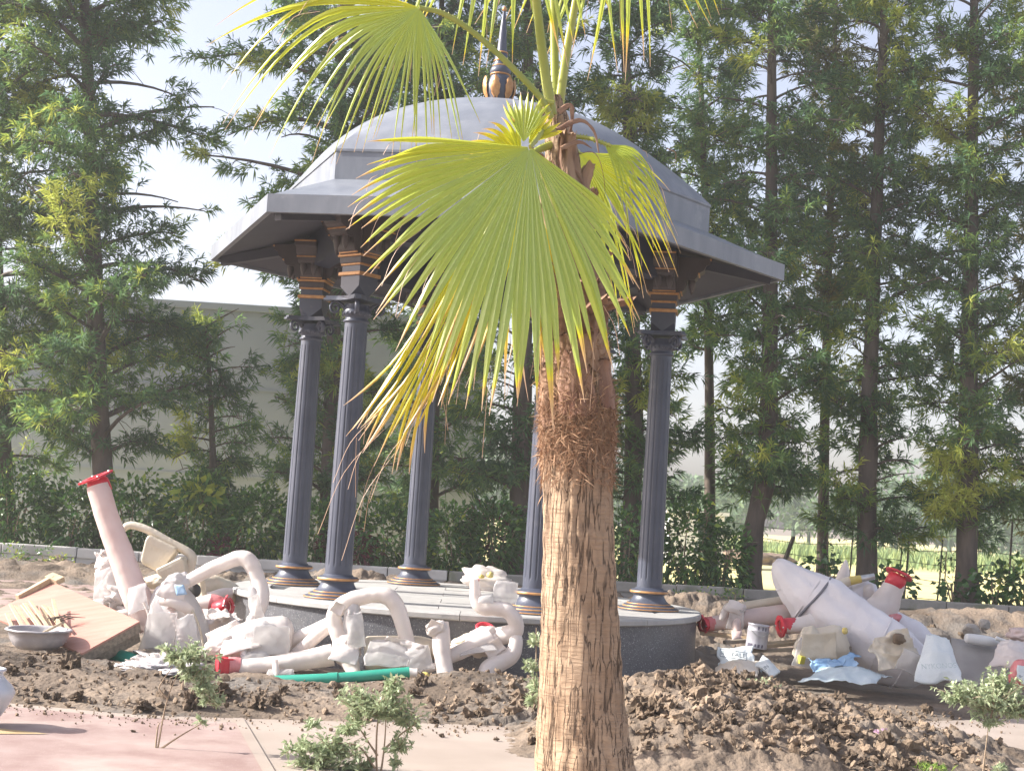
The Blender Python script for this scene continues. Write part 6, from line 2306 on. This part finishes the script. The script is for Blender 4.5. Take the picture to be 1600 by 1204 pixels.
sapling('pale-leaved sprig peeping out beside the palm trunk',
        [[(842, 1120, 8.9), (838, 1040, 8.9), (838, 980, 8.9)]],
        [(834, 1000, 8.9, 12, 10), (832, 1042, 8.9, 14, 9), (836, 1072, 8.9, 14, 18), (838, 1095, 8.9, 12, 10)], 150, (.03, .055), 203, .12)
sapling('round-headed young shrub on a single stem over the soil, at the corner of the picture',
        [[(1535, 1215, 9.2), (1540, 1170, 9.2), (1545, 1130, 9.2)], [(1545, 1135, 9.2), (1530, 1100, 9.2), (1490, 1085, 9.2)], [(1545, 1135, 9.2), (1556, 1090, 9.2), (1570, 1055, 9.2)], [(1545, 1132, 9.2), (1575, 1110, 9.2), (1600, 1100, 9.2)]],
        [(1550, 1090, 9.2, 50, 32), (1500, 1082, 9.2, 40, 18), (1565, 1065, 9.2, 24, 22), (1590, 1105, 9.2, 34, 26), (1545, 1122, 9.2, 20, 12), (1560, 1200, 9.2, 20, 8)], 1100, (.026, .052), 204, .12)
sapling('clump of dry bare stalks on the brown soil heap',
        [[(1228, 1196, 9.6), (1227, 1150, 9.6), (1226, 1112, 9.6)], [(1222, 1190, 9.6), (1219, 1150, 9.6), (1220, 1125, 9.6)], [(1234, 1196, 9.6), (1236, 1150, 9.6), (1234, 1115, 9.6)], [(1231, 1165, 9.6), (1245, 1148, 9.6), (1256, 1138, 9.6)]],
        [(1240, 1118, 9.6, 16, 14), (1228, 1108, 9.6, 8, 8)], 70, (.02, .035), 205, .0, cat='plant', name='dry_plant')
sapling('wilted straw-coloured weed near the top of the soil heap',
        [[(1180, 1090, 10.2), (1185, 1075, 10.2), (1192, 1062, 10.2)], [(1180, 1090, 10.2), (1190, 1078, 10.2), (1205, 1066, 10.2)]],
        [(1190, 1070, 10.2, 20, 12), (1205, 1076, 10.2, 14, 9)], 150, (.02, .035), 206, .3, cat='weed', name='wilted_weed')
t = sapling('small plant with lilac-pink blossoms on the soil heap', [[(1372, 1196, 9.6), (1371, 1170, 9.6), (1370, 1150, 9.6)]], [(1370, 1170, 9.6, 9, 10)], 26, (.02, .04), 207, cat='plant', name='flowering_plant')
g = np.random.default_rng(41)
for k, (x, y) in enumerate([(1370, 1142), (1378, 1150), (1362, 1156), (1382, 1140)]):
    b = MB()
    c = np.array(at(x, y, 9.55))
    leaves(b, np.repeat(c[None], 6, 0), g.standard_normal((6, 3)), np.full(6, .026), np.full(6, .010), np.full(6, .5), .1, g)
    b.build('blossom', M['petal'], t)


def grass_tuft(px, py, Y, n, h, label, seed, spread=.05):
    g_ = np.random.default_rng(seed)
    c_ = at(px, py, Y)
    b_ = MB()
    base = np.array(c_) + g_.normal(0, 1, (n, 3)) * np.array([spread, spread, .003])
    leaves(b_, base, np.stack([g_.normal(0, .5, n), g_.normal(0, .5, n), np.ones(n)], -1), g_.uniform(h * .5, h, n), np.full(n, .0045), g_.uniform(.1, 1, n), .25, g_)
    o = b_.build('grass_tuft', M['grass'])
    o['kind'] = 'thing'
    tag(recentre(o), label, 'grass tuft', 'grass tufts along the bottom edge')


grass_tuft(1346, 1206, 9.1, 90, .09, 'bright grass tuft below the lilac blossoms', 1)
grass_tuft(1456, 1204, 9.1, 110, .10, 'bright grass tuft beside the single-stemmed shrub', 2)
grass_tuft(726, 1212, 8.7, 70, .07, 'small grass tuft on the cream paving between shrub and palm', 3)
grass_tuft(1196, 1212, 9.2, 60, .06, 'low grass tuft at the foot of the dry stalks', 4)
grass_tuft(1090, 1212, 9.0, 40, .05, 'tiny grass tuft in the soil right of the palm foot', 5)
# stray lumps on the paving
for k, (px, py, s) in enumerate([(822, 1138, .055), (208, 1143, .016), (690, 1150, .02), (775, 1156, .02), (550, 1122, .02), (1438, 1140, .03)]):
    c = atz(px, py, .01)
    o = bpy.data.objects.new('soil_clod', clod_mesh[k % 4])
    C.objects.link(o)
    o.parent = soil
    o.location = (c.x, c.y, .01 + s * .4)
    o.scale = (s, s, s * .8)

# ================================================================== HAZE (humid morning air)
hz = bpy.data.materials.new('haze_air')
hz.use_nodes = True
for n_ in list(hz.node_tree.nodes):
    if n_.type != 'OUTPUT_MATERIAL':
        hz.node_tree.nodes.remove(n_)
pv = hz.node_tree.nodes.new('ShaderNodeVolumePrincipled')
pv.inputs['Color'].default_value = (.98, .975, .96, 1)
pv.inputs['Density'].default_value = .0015
pv.inputs['Anisotropy'].default_value = .2
hz.node_tree.links.new(pv.outputs[0], hz.node_tree.nodes['Material Output'].inputs['Volume'])
b = MB()
box(b, (0, 70, 7.2), (420, 200, 16.8))
haze = b.build('haze', hz, kind='stuff')
haze.display_type = 'WIRE'
